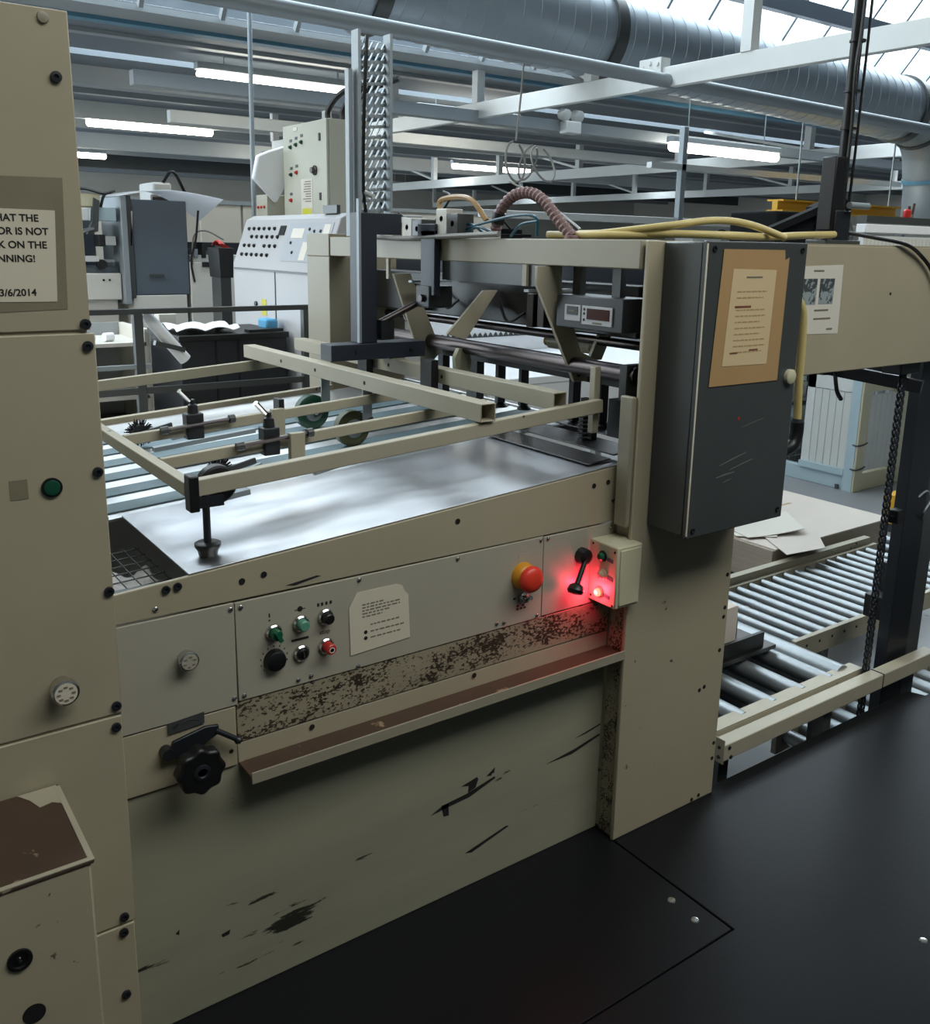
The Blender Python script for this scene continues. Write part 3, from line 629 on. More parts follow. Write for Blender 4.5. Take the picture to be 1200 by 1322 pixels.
# ================================================================== feed table (inclined, belts along it)
t = thing('feed_table', (1.1, 0.75, 0.9), 'inclined feed table of polished steel with blue-grey belts', 'table')
def incl(b, x0, x1, y0, y1, h0, h1):
    return b.hexa([(x0,y0,tz(x0)+h0),(x1,y0,tz(x1)+h0),(x1,y1,tz(x1)+h0),(x0,y1,tz(x0)+h0),(x0,y0,tz(x0)+h1),(x1,y0,tz(x1)+h1),(x1,y1,tz(x1)+h1),(x0,y1,tz(x0)+h1)])
incl(MB(), 0.535, 1.68, 0.002, 0.455, -0.003, 0.0).build('side_plate', 'steel', t, bevel=0.0008, label='polished steel side plate')
incl(MB(), 0.40, 1.95, 0.46, 1.50, -0.012, -0.006).build('bed_plate', 'steel_bed', t)
incl(MB(), 0.40, 1.62, 1.50, 1.53, -0.05, 0.012).build('far_side_rail', 'frame_beige', t, bevel=0.002)
belt_y = [0.535, 0.675, 0.82, 0.965, 1.105, 1.25]
for i, y in enumerate(belt_y):
    incl(MB(), 0.39, 1.92, y-0.035, y+0.035, -0.005, -0.002).build('belt', 'belt', t)
MB().cyl((1.93, 0.46, tz(1.93)-0.03), (1.93, 1.5, tz(1.93)-0.03), 0.026, 20).build('drive_roller', 'shaft', t)
MB().cyl((0.425, 0.46, tz(0.42)-0.03), (0.425, 1.5, tz(0.42)-0.03), 0.026, 20).build('idler_roller', 'shaft', t)
for x0, x1, y1, h in ((1.585, 1.665, 0.49, 0.004), (1.675, 1.77, 0.50, 0.012), (1.785, 1.90, 0.52, 0.022)):
    incl(MB(), x0, x1, 0.035, y1, h, h+0.004).build('transfer_plate', 'steel_dark', t, bevel=0.001, label='dark steel transfer plate')
MB().box(0.42, 1.65, 1.36, 1.50, 0.30, 0.90).build('far_apron', 'machine', t)
for x in (0.5, 1.6): MB().box(x-0.03, x+0.03, 1.40, 1.47, FL, 0.92).build('leg', 'machine', t)
# dark opening with wire guard and wadding left of the plate
t = thing('wire_guard', (0.46, 0.2, 0.9), 'black wire mesh guard in the gap left of the steel plate', 'guard')
b = MB()
for i in range(8):
    y = 0.05+i*0.045; b.cyl((0.39, y, 0.918), (0.545, y, 0.926), 0.0016, 6)
for i in range(6):
    x = 0.40+i*0.028; b.cyl((x, 0.04, 0.919+i*0.0016), (x, 0.38, 0.919+i*0.0016), 0.0016, 6)
b.build('wire_mesh', 'black_metal', t)
MB().box(0.386, 0.55, 0.034, 0.042, 0.905, 0.925).build('guard_frame', 'black_metal', t)
MB().cyl((0.39, 0.40, 0.972), (0.50, 0.44, 0.985), 0.006, 8).build('guard_handle', 'black', t)
tag(MB().sheet(lambda u, v: (0.425+0.115*u, 0.06+0.24*v, 0.897+0.012*math.sin(9*u+5*v)*math.cos(13*v)), 14, 20, 0.02).build('wadding', 'foam'), 'lump of white wadding under the wire guard', 'wadding')
tag(MB().box(0.385, 0.56, 0.06, 0.44, 0.80, 0.83).build('drip_tray', 'black_metal'), 'dark tray below the wire guard', 'tray')

# ------------------------------------------------------------------ guide frame over the belts
t = thing('wheel_carriage', (1.1, 0.7, 1.1), 'beige rail frame carrying wheels above the belts', 'frame')
def rail(x0, x1, y, wd, top, hg, name='rail', m='frame_beige'):
    return MB().bar((x0, y, tz(x0)+top-hg/2), (x1, y, tz(x1)+top-hg/2), wd, hg).build(name, m, t, bevel=0.002)
rail(0.575, 1.665, 0.085, 0.024, 0.157, 0.034)
rail(0.592, 1.47, 0.325, 0.018, 0.150, 0.026)
rail(0.592, 1.42, 0.61, 0.018, 0.150, 0.026)
rail(0.592, 1.44, 1.46, 0.024, 0.152, 0.034)
MB().box(0.565, 0.590, 0.097, 1.49, tz(0.58)+0.122, tz(0.58)+0.150).build('cross_rail', 'frame_beige', t, bevel=0.002)
# corner clamp and support foot
MB().box(0.566, 0.586, 0.066, 0.098, tz(0.575)+0.095, tz(0.575)+0.168).build('corner_clamp', 'black', t, bevel=0.003)
ft = MB().cyl((0.600, 0.075, tz(0.6)+0.012), (0.600, 0.075, tz(0.6)+0.125), 0.0075, 12).build('support_rod', 'black_metal', t)
MB().lathe((0.600, 0.075, tz(0.6)), (0, 0, 1), [(0, 0.018), (0.012, 0.021), (0.019, 0.026), (0.026, 0.026), (0.028, 0.022), (0.028, 0)], 20).build('rubber_foot', 'black', ft)
MB().box(0.585, 0.635, 0.068, 0.085, tz(0.6)+0.100, tz(0.6)+0.122).build('foot_bracket', 'black_metal', t)
def wheel(x, y, r, wd, m, name='wheel', armz=None, hubm='galv'):
    zc = tz(x)-0.002+r
    wl = MB().lathe((x, y-wd/2, zc), (0, 1, 0), [(0, r*0.55), (0, r*0.86), (0.004, r), (wd-0.004, r), (wd, r*0.86), (wd, r*0.55)], 32).build(name, m, t)
    MB().lathe((x, y-wd/2-0.004, zc), (0, 1, 0), [(0, r*0.2), (0.0, r*0.5), (0.006, r*0.58), (wd, r*0.58)], 24).build('wheel_hub', hubm, wl)
    MB().lathe((x, y-wd/2-0.02, zc), (0, 1, 0), [(0, 0.006), (0.018, 0.008)], 12).build('axle_bolt', 'chrome', wl)
    if armz:
        MB().bar((x-0.005, y-wd/2-0.012, zc), (x+0.055, y-wd/2-0.012, zc+0.022), 0.010, 0.026).build('wheel_arm', 'slate', t)
        MB().box(x+0.02, x+0.05, y-wd/2-0.016, y-wd/2-0.010, zc, armz).build('hanger_plate', 'galv', t, bevel=0.001)
    return wl
wheel(1.255, 0.945, 0.054, 0.034, 'green_dark', armz=1.195)
wheel(1.245, 0.665, 0.052, 0.034, 'olive', armz=1.195)
def brush(x, y, r):
    zc = tz(x)+r
    b = MB(); b.cyl((x, y-0.015, zc), (x, y+0.015, zc), r*0.62, 20)
    for i in range(72):
        a = 2*PI*i/72+random.uniform(-0.03, 0.03); yy = random.uniform(-0.014, 0.014); rr = r*random.uniform(0.93, 1.03)
        b.cyl((x+r*0.5*math.cos(a), y+yy*0.7, zc+r*0.5*math.sin(a)), (x+rr*math.cos(a), y+yy, zc+rr*math.sin(a)), 0.0022, 4, 0.0014)
    w_ = b.build('brush_wheel', 'black', t, smooth=False)
    MB().cyl((x, y-0.022, zc), (x, y+0.022, zc), 0.008, 12).build('brush_hub', 'chrome', w_)
    MB().bar((x, y-0.02, zc), (x+0.09, y-0.02, zc+0.02), 0.008, 0.014).build('brush_arm', 'slate', t)
brush(0.765, 1.085, 0.042); brush(0.80, 0.54, 0.036)
MB().lathe((0.645, 0.12, tz(0.645)+0.125), (0, 1, 0), [(0, 0.020), (0, 0.036), (0.004, 0.040), (0.026, 0.040), (0.030, 0.034), (0.030, 0)], 26).build('black_cap', 'black', t)
MB().bar((0.675, 0.112, tz(0.67)+0.135), (0.735, 0.112, tz(0.73)+0.15), 0.006, 0.016).build('cap_clip', 'galv', t)
def clamp(x, y, s=1.0):
    z0 = tz(x)+0.148
    c = MB().box(x-0.022*s, x+0.022*s, y-0.018, y+0.018, z0-0.035, z0+0.03).build('rail_clamp', 'black_metal', t, bevel=0.003)
    MB().lathe((x, y, z0+0.03), (0, 0, 1), [(0, 0.014), (0.02, 0.012), (0.024, 0.007), (0.034, 0.006), (0.036, 0)], 12).build('clamp_screw', 'black_metal', c)
    MB().cyl((x-0.008, y, z0+0.062), (x-0.035, y-0.01, z0+0.09), 0.0065, 8).build('clamp_lever', 'chrome', c)
    MB().cyl((x-0.075, y-0.024, z0-0.002), (x+0.085, y-0.024, z0+0.010), 0.005, 8).build('adjusting_rod', 'shaft', c)
    MB().lathe((x+0.085, y-0.024, z0+0.010), (1, 0, 0.05), [(0, 0.011), (0.014, 0.011), (0.016, 0.008)], 10).build('rod_nut', 'slate', c)
    MB().lathe((x-0.09, y-0.024, z0-0.003), (1, 0, 0.05), [(0, 0.009), (0.018, 0.010), (0.02, 0.006)], 10).build('rod_nut', 'slate', c)
clamp(0.765, 0.61); clamp(0.845, 0.325, 0.9)
for x, y, a in ((0.98, 0.60, 0.1), (0.90, 0.315, 0.05)):
    z0 = tz(x)+0.125
    MB().box(x-0.018, x+0.018, y-0.028, y-0.011, z0-0.05, z0+0.035).build('hanger_plate', 'frame_beige', t, bevel=0.001)
    MB().cyl((x-0.12, y-0.04, z0-0.06), (x-0.01, y-0.035, z0-0.045), 0.011, 12).build('pressure_roller', 'white_paint', t)
    MB().cyl((x+0.03, y-0.045, z0-0.055), (x+0.10, y-0.04, z0-0.045), 0.012, 12).build('pressure_roller', 'white_paint', t)
MB().box(0.99, 1.005, 0.592, 0.628, tz(1)+0.145, tz(1)+0.18).build('stop_lug', 'black', t)
for y0, y1, x0, x1 in ((0.20, 0.22, 0.62, 0.74), (0.84, 0.86, 0.78, 1.05), (0.74, 0.755, 0.70, 0.98)):
    MB().bar((x0, y0, tz(x0)+0.07), (x1, y0, tz(x1)+0.075), 0.02, 0.012).build('flat_spring', 'galv', t)
# two square tubes across the table
for x, lab in ((1.285, 'beige square tube crossing the belts, left of the two open-ended ones'), (1.548, 'beige square tube beside the feeder head, right of the two open-ended ones')):
    tt = thing('square_tube', (x, 0.8, 1.19), lab, 'tube', 'square tubes across the feed table')
    MB().hollow((x, 0.065 if x < 1.4 else 0.11, 1.2135), (x, 1.50 if x < 1.4 else 1.64, 1.2135), 0.044, 0.044, 0.003).build('tube', 'frame_beige', tt, bevel=0.0015)
    b = MB()
    for y in (0.62, 0.93, 1.18): b.lathe((x-0.022, y, 1.213), (-1, 0, 0), [(0, 0.006), (0.0006, 0.006), (0.0006, 0)], 10)
    b.build('bolt_hole', 'hole', tt)
for x, y in ((1.545, 0.66), (1.545, 1.05)):
    MB().box(x-0.05, x-0.025, y-0.03, y+0.03, 1.15, 1.262).build('tube_clip', 'black', t)

# ------------------------------------------------------------------ clamp bar with dark post across the tubes
t = thing('clamp_post', (1.46, 0.95, 1.236), 'dark blue-black post standing on a bar across the tubes', 'post')
MB().box(1.31, 1.655, 0.91, 0.985, 1.237, 1.288).build('clamp_bar', 'dark_navy', t, bevel=0.002)
MB().box(1.418, 1.482, 0.925, 0.985, 1.288, 1.69).build('post', 'dark_navy', t, bevel=0.002)
MB().box(1.412, 1.420, 0.915, 0.93, 1.29, 1.73).build('edge_strip', 'galv', t)
MB().box(1.482, 1.575, 0.93, 0.975, 1.625, 1.69).build('top_arm', 'dark_navy', t, bevel=0.002)
MB().cyl((1.485, 0.915, 1.352), (1.66, 0.90, 1.43), 0.011, 10).build('stay_rod', 'shaft', t)
MB().box(1.482, 1.53, 0.90, 0.93, 1.30, 1.36).build('stay_bracket', 'black_metal', t)
for x in (1.40, 1.60): MB().lathe((x, 0.91, 1.262), (0, -1, 0), [(0, 0.007), (0.005, 0.006), (0.006, 0)], 12).build('bar_bolt', 'shaft', t)

# ================================================================== feeder
t = thing('feeder_column', (1.86, 0, 0), 'broad beige upright of the feeder near the middle', 'column')
MB().box(1.648, 2.062, -0.07, -0.058, 0.0, 1.617).build('column_plate', 'beige', t, bevel=0.003)
MB().box(1.665, 2.055, -0.058, 0.03, 0.0, 0.90).build('column_body', 'beige', t)
MB().box(1.75, 2.055, -0.058, 0.03, 0.90, 1.61).build('column_body', 'slate', t)
MB().prism([(1.663, -0.057, 0.0), (1.663, -0.001, 0.0), (1.663, -0.001, 0.70), (1.663, -0.057, 0.70)], (-0.004, 0, 0)).build('inner_edge', 'beige_worn', t, label='chipped inner edge')
MB().box(1.632, 1.648, -0.062, -0.02, 0.905, 1.24).build('side_strip', 'beige_clean', t, bevel=0.003)
for x, z in ((2.046, 0.70), (2.047, 0.60), (2.045, 0.572), (2.04, 0.47), (1.985, 0.37), (1.965, 0.365), (2.05, 0.17), (2.00, 0.014), (1.97, 0.010), (2.048, 0.12)):
    MB().lathe((x, -0.07, z), (0, -1, 0), [(0, 0.006), (0.001, 0.006), (0.001, 0)], 12).build('bolt_hole', 'hole', t)
# signal box
t = thing('signal_box', (1.62, -0.05, 0.70), 'small beige signal box with green white and red lamps', 'box')
MB().box(1.573, 1.660, -0.10, 0.0, 0.708, 0.872).build('box_body', 'cream', t, bevel=0.004)
MB().box(1.583, 1.652, -0.104, -0.10, 0.716, 0.864).build('side_lid', 'cream', t, bevel=0.003)
for y, z in ((-0.012, 0.862), (-0.09, 0.858), (-0.012, 0.722), (-0.09, 0.716)):
    MB().lathe((1.573, y, z), (-1, 0, 0), [(0, 0.0035), (0.001, 0.003), (0.001, 0)], 10).build('lid_screw', 'black', t)
for y, z, mm, lb in ((-0.050, 0.838, 'green', 'green lamp'), (-0.052, 0.790, 'clear_lens', 'pale unlit lamp'), (-0.044, 0.740, 'red_glow', 'glowing red lamp')):
    rg = MB().lathe((1.573, y, z), (-1, 0, 0), [(0, 0.014), (0.004, 0.014), (0.006, 0.0115), (0.006, 0.010)], 20).build('lamp_bezel', 'black' if mm == 'green' else 'clear_lens', t)
    MB().lathe((1.570, y, z), (-1, 0, 0), [(0, 0.0105), (0.008, 0.0105), (0.012, 0.007), (0.013, 0)], 20).build('lamp_lens', mm, rg, label=lb)
    MB().bar((1.5725, y-0.016, z-0.003), (1.5725, y-0.036, z-0.006), 0.001, 0.010).build('lamp_label', 'slate_blue', t)
pl = bpy.data.lights.new('red_signal_light', 'POINT'); pl.energy = 0.75; pl.color = (1.0, 0.04, 0.09); pl.shadow_soft_size = 0.01
po = bpy.data.objects.new('red_signal_light', pl); COL.objects.link(po); po.location = (1.553, -0.044, 0.742)
# grey control cabinet
t = thing('control_cabinet', (1.87, -0.14, 0.905), 'slate grey control cabinet mounted on the feeder column', 'cabinet')
MB().box(1.700, 2.070, -0.190, -0.071, 0.905, 1.615).build('cabinet_body', 'slate', t, bevel=0.004)
MB().box(1.697, 2.074, -0.206, -0.191, 0.902, 1.618).build('cabinet_door', 'slate', t, bevel=0.003)
MB().box(1.6965, 1.6992, -0.2065, -0.2035, 0.91, 1.612).build('worn_edge', 'paper_warm', t, label='worn pale door edge')
for x, z in ((1.720, 1.600), (2.052, 1.600), (1.718, 0.922), (2.052, 0.926)):
    MB().lathe((x, -0.206, z), (0, -1, 0), [(0, 0.007), (0.003, 0.007), (0.003, 0.004), (0.001, 0.003), (0.001, 0)], 12).build('door_screw', 'black', t)
MB().lathe((2.045, -0.206, 1.283), (0, -1, 0), [(0, 0.019), (0.010, 0.019), (0.012, 0.016), (0.012, 0)], 24).build('door_knob', 'cream', t)
MB().lathe((1.86, -0.206, 1.19), (0, -1, 0), [(0, 0.004), (0.0006, 0.004), (0.0006, 0)], 10).build('red_dot', 'red', t)
sm = mat('door_scratch', (104, 108, 106), 0.5)
for x0, z0, x1, z1, h in ((1.80, 1.075, 1.90, 1.098, 0.004), (1.84, 1.060, 1.93, 1.078, 0.003), (1.79, 1.045, 1.86, 1.052, 0.005), (1.87, 1.165, 1.96, 1.182, 0.002), (1.755, 1.20, 1.757, 1.24, 0.003), (1.82, 1.03, 1.85, 1.036, 0.003)):
    MB().prism([(x0, -0.2062, z0), (x1, -0.2062, z1), (x1, -0.2062, z1+h*0.6), ((x0+x1)/2, -0.2062, (z0+z1)/2+h), (x0, -0.2062, z0+h*0.5)], (0, -0.0002, 0)).build('scratch', sm, t, smooth=False)
t = thing('taped_notice', (1.865, -0.2075, 1.28), 'typed notice framed in brown parcel tape on the grey cabinet', 'notice')
MB().prism([(1.735, -0.2075, 1.278), (1.996, -0.2075, 1.277), (2.000, -0.2075, 1.582), (1.984, -0.2075, 1.575), (1.980, -0.2075, 1.600), (1.752, -0.2075, 1.600)], (0, -0.0008, 0)).build('tape_frame', 'tape', t)
MB().prism([(1.776, -0.2085, 1.325), (1.945, -0.2085, 1.322), (1.953, -0.2085, 1.552), (1.790, -0.2085, 1.555)], (0, -0.0006, 0)).build('paper', mat('tape_covered_paper', (212, 188, 148), 0.4), t)
b = MB()
for i in range(11):
    z = 1.50-i*0.0145
    if i in (2,): continue
    x0 = 1.81; x1 = 1.93-0.03*random.random(); xx = x0
    while xx < x1:
        wd = random.uniform(0.006, 0.02); b.box(xx, min(xx+wd, x1), -0.2096, -0.2091, z, z+0.003); xx += wd+0.004
MB().box(1.84, 1.90, -0.2096, -0.2091, 1.533, 1.537).build('typed_heading', 'ink_soft', t)
b.build('typed_page', mat('faint_print', (176, 146, 104), 0.5), t)
b = MB(); b.box(1.805, 1.865, -0.2097, -0.2091, 1.463, 1.468); b.box(1.80, 1.828, -0.2097, -0.2091, 1.353, 1.357); b.box(1.872, 1.905, -0.2097, -0.2091, 1.358, 1.362)
b.build('typed_heading', 'ink_red', t)

# beam, far column, side beam
t = thing('feeder_beam', (1.67, 0.9, 1.547), 'beige cross beam bridging the feeder', 'beam')
MB().box(1.642, 1.71, -0.05, 1.555, 1.548, 1.618).build('beam_body', 'beige_clean', t, bevel=0.003)
MB().box(1.645, 1.70, 0.30, 0.80, 1.49, 1.548).build('lower_plate', 'slate', t)
MB().box(1.636, 1.645, 0.372, 0.39, 1.49, 1.548).build('lug', 'beige_clean', t); MB().box(1.636, 1.645, 1.115, 1.13, 1.48, 1.548).build('lug', 'beige_clean', t)
t = thing('far_column', (1.8, 1.65, FL), 'beige far upright of the feeder behind the dark post', 'column')
MB().box(1.64, 1.98, 1.56, 1.75, FL, 1.545).build('column_body', 'beige_clean', t, bevel=0.003)
MB().box(1.64, 1.73, 1.56, 1.75, 1.545, 1.63).build('column_head', 'beige_clean', t, bevel=0.003)
t = thing('side_beam', (3.2, 0, 1.235), 'deep beige side beam running right from the grey cabinet', 'beam')
MB().box(2.064, 4.6, -0.001, 0.05, 1.235, 1.616).build('beam_web', 'beige', t, bevel=0.003)
MB().box(2.35, 4.6, 0.0, 0.10, 1.616, 1.62).build('top_flange', 'beige', t)
MB().lathe((2.83, -0.001, 1.47), (0, -1, 0), [(0, 0.005), (0.001, 0.005), (0.001, 0)], 10).build('bolt_hole', 'hole', t)
t = thing('photo_sheet', (2.46, -0.0015, 1.36), 'white sheet with two photographs taped to the side beam', 'notice')
MB().prism([(2.33, -0.0012, 1.360), (2.562, -0.0012, 1.355), (2.555, -0.0012, 1.560), (2.33, -0.0012, 1.555)], (0, -0.0008, 0)).build('sheet', 'paper', t)
for x0, x1 in ((2.36, 2.432), (2.446, 2.518)): MB().box(x0, x1, -0.0026, -0.002, 1.445, 1.52).build('photograph', 'photo_print', t)
b = MB()
MB().box(2.41, 2.46, -0.0026, -0.002, 1.54, 1.545).build('typed_heading', 'ink_soft', t)
for x0, x1, z in ((2.43, 2.50, 1.425), (2.43, 2.515, 1.40), (2.50, 2.53, 1.368)): b.box(x0, x1, -0.0026, -0.002, z, z+0.005)
b.build('typed_page', 'ink_soft', t)

# feeder head
t = thing('suction_head', (1.9, 0.8, 1.3), 'dark suction head mechanism hanging behind the feeder beam', 'machine')
MB().box(1.80, 2.05, 0.10, 1.52, 1.36, 1.50).build('head_housing', 'black', t, bevel=0.004)
MB().box(1.90, 2.15, 0.06, 1.5, 1.50, 1.545).build('head_cover', 'dark_navy', t)
MB().cyl((1.75, 0.036, 1.273), (1.75, 1.32, 1.273), 0.024, 24).build('main_shaft', 'shaft', t)
MB().cyl((1.86, 0.036, 1.335), (1.86, 1.5, 1.335), 0.013, 16).build('upper_shaft', 'shaft', t)
MB().box(1.80, 1.85, 0.05, 1.45, 1.222, 1.262).build('lower_bar', 'black_metal', t, bevel=0.002)
def plate(pts, y, th, name, m='frame_beige'):
    return MB().prism([(x, y, z) for x, z in pts], (0, th, 0)).build(name, m, t, bevel=0.001)
plate([(1.602, 1.546), (1.69, 1.546), (1.69, 1.49), (1.772, 1.31), (1.838, 1.282), (1.85, 1.245), (1.82, 1.225), (1.752, 1.225), (1.603, 1.498)], 0.283, 0.012, 'support_arm')
plate([(1.60, 1.50), (1.665, 1.502), (1.795, 1.235), (1.745, 1.19), (1.715, 1.195)], 1.02, 0.012, 'support_arm')
plate([(1.735, 1.46), (1.79, 1.46), (1.67, 1.31), (1.60, 1.33)], 0.70, 0.012, 'support_arm')
plate([(1.93, 1.50), (1.98, 1.50), (1.87, 1.28), (1.82, 1.28)], 0.30, 0.012, 'support_arm')
for x, z in ((1.765, 1.245), (1.815, 1.248)): MB().lathe((x, 0.283, z), (0, -1, 0), [(0, 0.006), (0.003, 0.006), (0.003, 0)], 10).build('arm_bolt', 'black', t)
MB().cyl((1.95, 0.42, 1.30), (1.95, 0.62, 1.30), 0.022, 16).build('air_cylinder', 'cream', t, label='cream air cylinder')
MB().cyl((1.95, 0.60, 1.30), (1.95, 0.64, 1.30), 0.016, 12).build('cylinder_tip', 'amber', t)
for y, z0, z1, wd in ((0.36, 1.075, 1.175, 0.02), (0.24, 1.09, 1.175, 0.012), (0.60, 1.085, 1.175, 0.014), (0.72, 1.075, 1.175, 0.016), (0.86, 1.06, 1.2, 0.06), (1.05, 1.06, 1.2, 0.03)):
    f_ = MB().box(1.81, 1.84, y-wd/2, y+wd/2, z0+0.02, z1+0.05).build('sucker_leg', 'black_metal', t)
    MB().lathe((1.83, y, z0+0.022), (0, 0, -1), [(0, 0.010), (0.012, 0.022), (0.016, 0.022)], 14).build('sucker_cup', 'black', f_)
plate([(1.715, 1.27), (1.755, 1.265), (1.765, 1.225), (1.755, 1.185), (1.73, 1.175), (1.705, 1.195), (1.70, 1.24)], 0.80, 0.02, 'disc_plate', 'cream')
for y in (0.45, 0.5, 1.1, 1.2): MB().box(1.77, 1.80, y, y+0.03, 1.38+0.02*math.sin(9*y), 1.46).build('valve_block', 'shaft', t, bevel=0.002)
MB().box(1.72, 1.80, 0.05, 0.075, 1.16, 1.30).build('end_plate', 'slate', t)
MB().box(1.652, 1.672, 0.095, 0.115, 1.12, 1.296).build('stop_finger', 'frame_beige', t, bevel=0.002)
MB().box(1.70, 1.76, 0.035, 0.09, 1.11, 1.21).build('frame_socket', 'black_metal', t)
b = MB()
for i in range(9): b.box(1.71, 1.73, 0.195, 0.215, 1.075+i*0.012, 1.081+i*0.012)
b.box(1.73, 1.75, 0.18, 0.23, 1.07, 1.19)
b.build('rack_strip', 'black', t)
for y, z, ln in ((0.55, 1.40, 0.14), (0.9, 1.42, 0.10), (1.15, 1.36, 0.12), (0.36, 1.45, 0.12)):
    MB().path([(1.78, y, z), (1.76, y+ln*0.4, z-0.03), (1.79, y+ln, z+0.02)], 0.005, 6, 5).build('air_line', 'black', t)
for y in (0.35, 0.95): MB().box(1.62, 1.78, y-0.01, y+0.01, 1.475, 1.482).build('flat_lug', 'galv', t)
# readout box
t = thing('readout_box', (1.70, 0.145, 1.385), 'black readout box with dark red display hanging under the beam', 'display')
MB().box(1.655, 1.76, 0.010, 0.262, 1.388, 1.474).build('case', 'black_metal', t, bevel=0.003)
MB().box(1.651, 1.655, 0.162, 0.224, 1.408, 1.450).build('button_frame', 'console', t, bevel=0.001)
MB().box(1.6495, 1.651, 0.172, 0.214, 1.424, 1.446).build('button_window', 'black', t)
MB().box(1.6485, 1.6495, 0.180, 0.206, 1.432, 1.436).build('window_text', 'ink_soft', t)
MB().box(1.651, 1.655, 0.045, 0.157, 1.402, 1.450).build('display_frame', 'console', t, bevel=0.001)
MB().box(1.6495, 1.651, 0.054, 0.136, 1.416, 1.444).build('display_window', 'display', t, label='dark red display window')
b = MB()
for z in (1.414, 1.430, 1.441): b.lathe((1.651, 0.147, z), (-1, 0, 0), [(0, 0.0035), (0.001, 0.0035), (0.001, 0)], 10)
b.build('status_dots', 'ink', t)
MB().box(1.6505, 1.651, 0.08, 0.115, 1.405, 1.410).build('maker_strip', 'ink_soft', t)
for y in (0.07, 0.22): MB().box(1.70, 1.72, y, y+0.03, 1.474, 1.548).build('hanger', 'slate', t)
# parts on top of the beam
t = thing('beam_bracket', (1.63, 0.84, 1.45), 'dark bracket strapped over the front of the beam', 'bracket')
MB().box(1.615, 1.638, 0.80, 0.88, 1.44, 1.64).build('strap', 'dark_navy', t, bevel=0.002)
MB().box(1.615, 1.76, 0.80, 0.90, 1.622, 1.66).build('top_plate', 'dark_navy', t, bevel=0.002)
MB().box(1.61, 1.70, 0.82, 0.90, 1.40, 1.47).build('clamp_block', 'black_metal', t, bevel=0.004)
MB().cyl((1.60, 0.86, 1.43), (1.64, 0.86, 1.43), 0.012, 10).build('clamp_screw', 'shaft', t)
t = thing('valve_bank', (1.66, 1.05, 1.62), 'grey valve blocks mounted on the beam top beside the tray', 'valves')
for y, c, z in ((1.10, 'machine', 1.655), (0.98, 'machine', 1.65), (0.78, 'machine', 1.675), (0.92, 'slate', 1.645), (0.72, 'slate', 1.66)):
    f_ = MB().box(1.625, 1.685, y-0.03, y+0.03, 1.619, z+0.03).build('valve_block', c, t, bevel=0.003)
    MB().cyl((1.625, y, z), (1.631, y, z), 0.009, 12).build('valve_port', 'hole', f_)
MB().box(1.64, 1.67, 0.9, 1.2, 1.665, 1.675).build('mounting_rail', 'galv', t)
for pts, c, n_ in (([(1.66, 0.80, 1.66), (1.66, 0.84, 1.73), (1.67, 0.70, 1.735), (1.68, 0.62, 1.67)], 'tape', 'bent_hose'), ([(1.63, 1.25, 1.62), (1.625, 1.0, 1.615), (1.62, 0.75, 1.622), (1.635, 0.5, 1.63)], 'hose_grey', 'air_hose')):
    MB().path(pts, 0.008, 8, 6).build(n_, c, t)
t = thing('corrugated_hose', (1.68, 0.42, 1.62), 'purplish corrugated hose arching over the beam', 'hose')
MB().path([(1.67, 0.565, 1.625), (1.67, 0.545, 1.69), (1.675, 0.49, 1.735), (1.68, 0.42, 1.742), (1.685, 0.36, 1.715), (1.69, 0.31, 1.67), (1.70, 0.26, 1.624)], 0.0155, 12, 9, 0.12).build('hose', 'hose_red', t, smooth=False)
MB().cyl((1.67, 0.553, 1.66), (1.671, 0.545, 1.69), 0.019, 12).build('hose_clip', 'black', t)
MB().lathe((1.70, 0.26, 1.6185), (0, 0, 1), [(0, 0.022), (0.008, 0.022), (0.01, 0.017)], 14).build('hose_collar', 'hose_red', t)
t = thing('air_lines', (1.68, 0.5, 1.62), 'thin dark blue air lines curling on the beam top', 'hoses')
for pts in ([(1.66, 0.72, 1.64), (1.65, 0.6, 1.66), (1.65, 0.45, 1.68), (1.66, 0.37, 1.675), (1.66, 0.36, 1.624)], [(1.66, 0.70, 1.63), (1.65, 0.62, 1.65), (1.66, 0.55, 1.63)], [(1.655, 0.47, 1.624), (1.65, 0.42, 1.655), (1.66, 0.36, 1.665)], [(1.67, 0.78, 1.64), (1.66, 0.68, 1.66), (1.67, 0.6, 1.625)]):
    MB().path(pts, 0.0042, 6, 6).build('air_line', 'hose_blue', t)
# perforated cable tray rising from the beam
t = thing('cable_tray', (1.62, 1.2, 1.62), 'tall perforated galvanised cable tray rising above the beam', 'tray')
b = MB(); x0, x1 = 1.562, 1.674; z = 1.70
while z < 2.24:
    b.bar((x0, 1.205, z), (x1, 1.205, z+0.012), 0.003, 0.010)
    for i in range(5):
        xa = x0+0.006+i*0.0225; b.bar((xa, 1.205, z+0.004), (xa+0.018, 1.205, z+0.036), 0.003, 0.012, (0, 1, 0.01))
    z += 0.034
b.build('perforated_web', 'galv', t, smooth=False)
MB().box(1.553, 1.563, 1.165, 1.21, 1.62, 2.27).build('side_flange', 'galv', t); MB().box(1.673, 1.683, 1.165, 1.21, 1.62, 2.27).build('side_flange', 'galv', t)
MB().box(1.53, 1.545, 1.19, 1.215, 1.62, 2.15).build('side_strut', 'galv', t)
MB().path([(1.60, 1.19, 2.26), (1.585, 1.18, 2.1), (1.58, 1.185, 1.78), (1.60, 1.18, 1.64)], 0.006, 6, 6).build('cable', 'black', t)
MB().cyl((1.585, 1.19, 1.765), (1.60, 1.15, 1.75), 0.009, 10).build('cable_gland', 'white_paint', t)
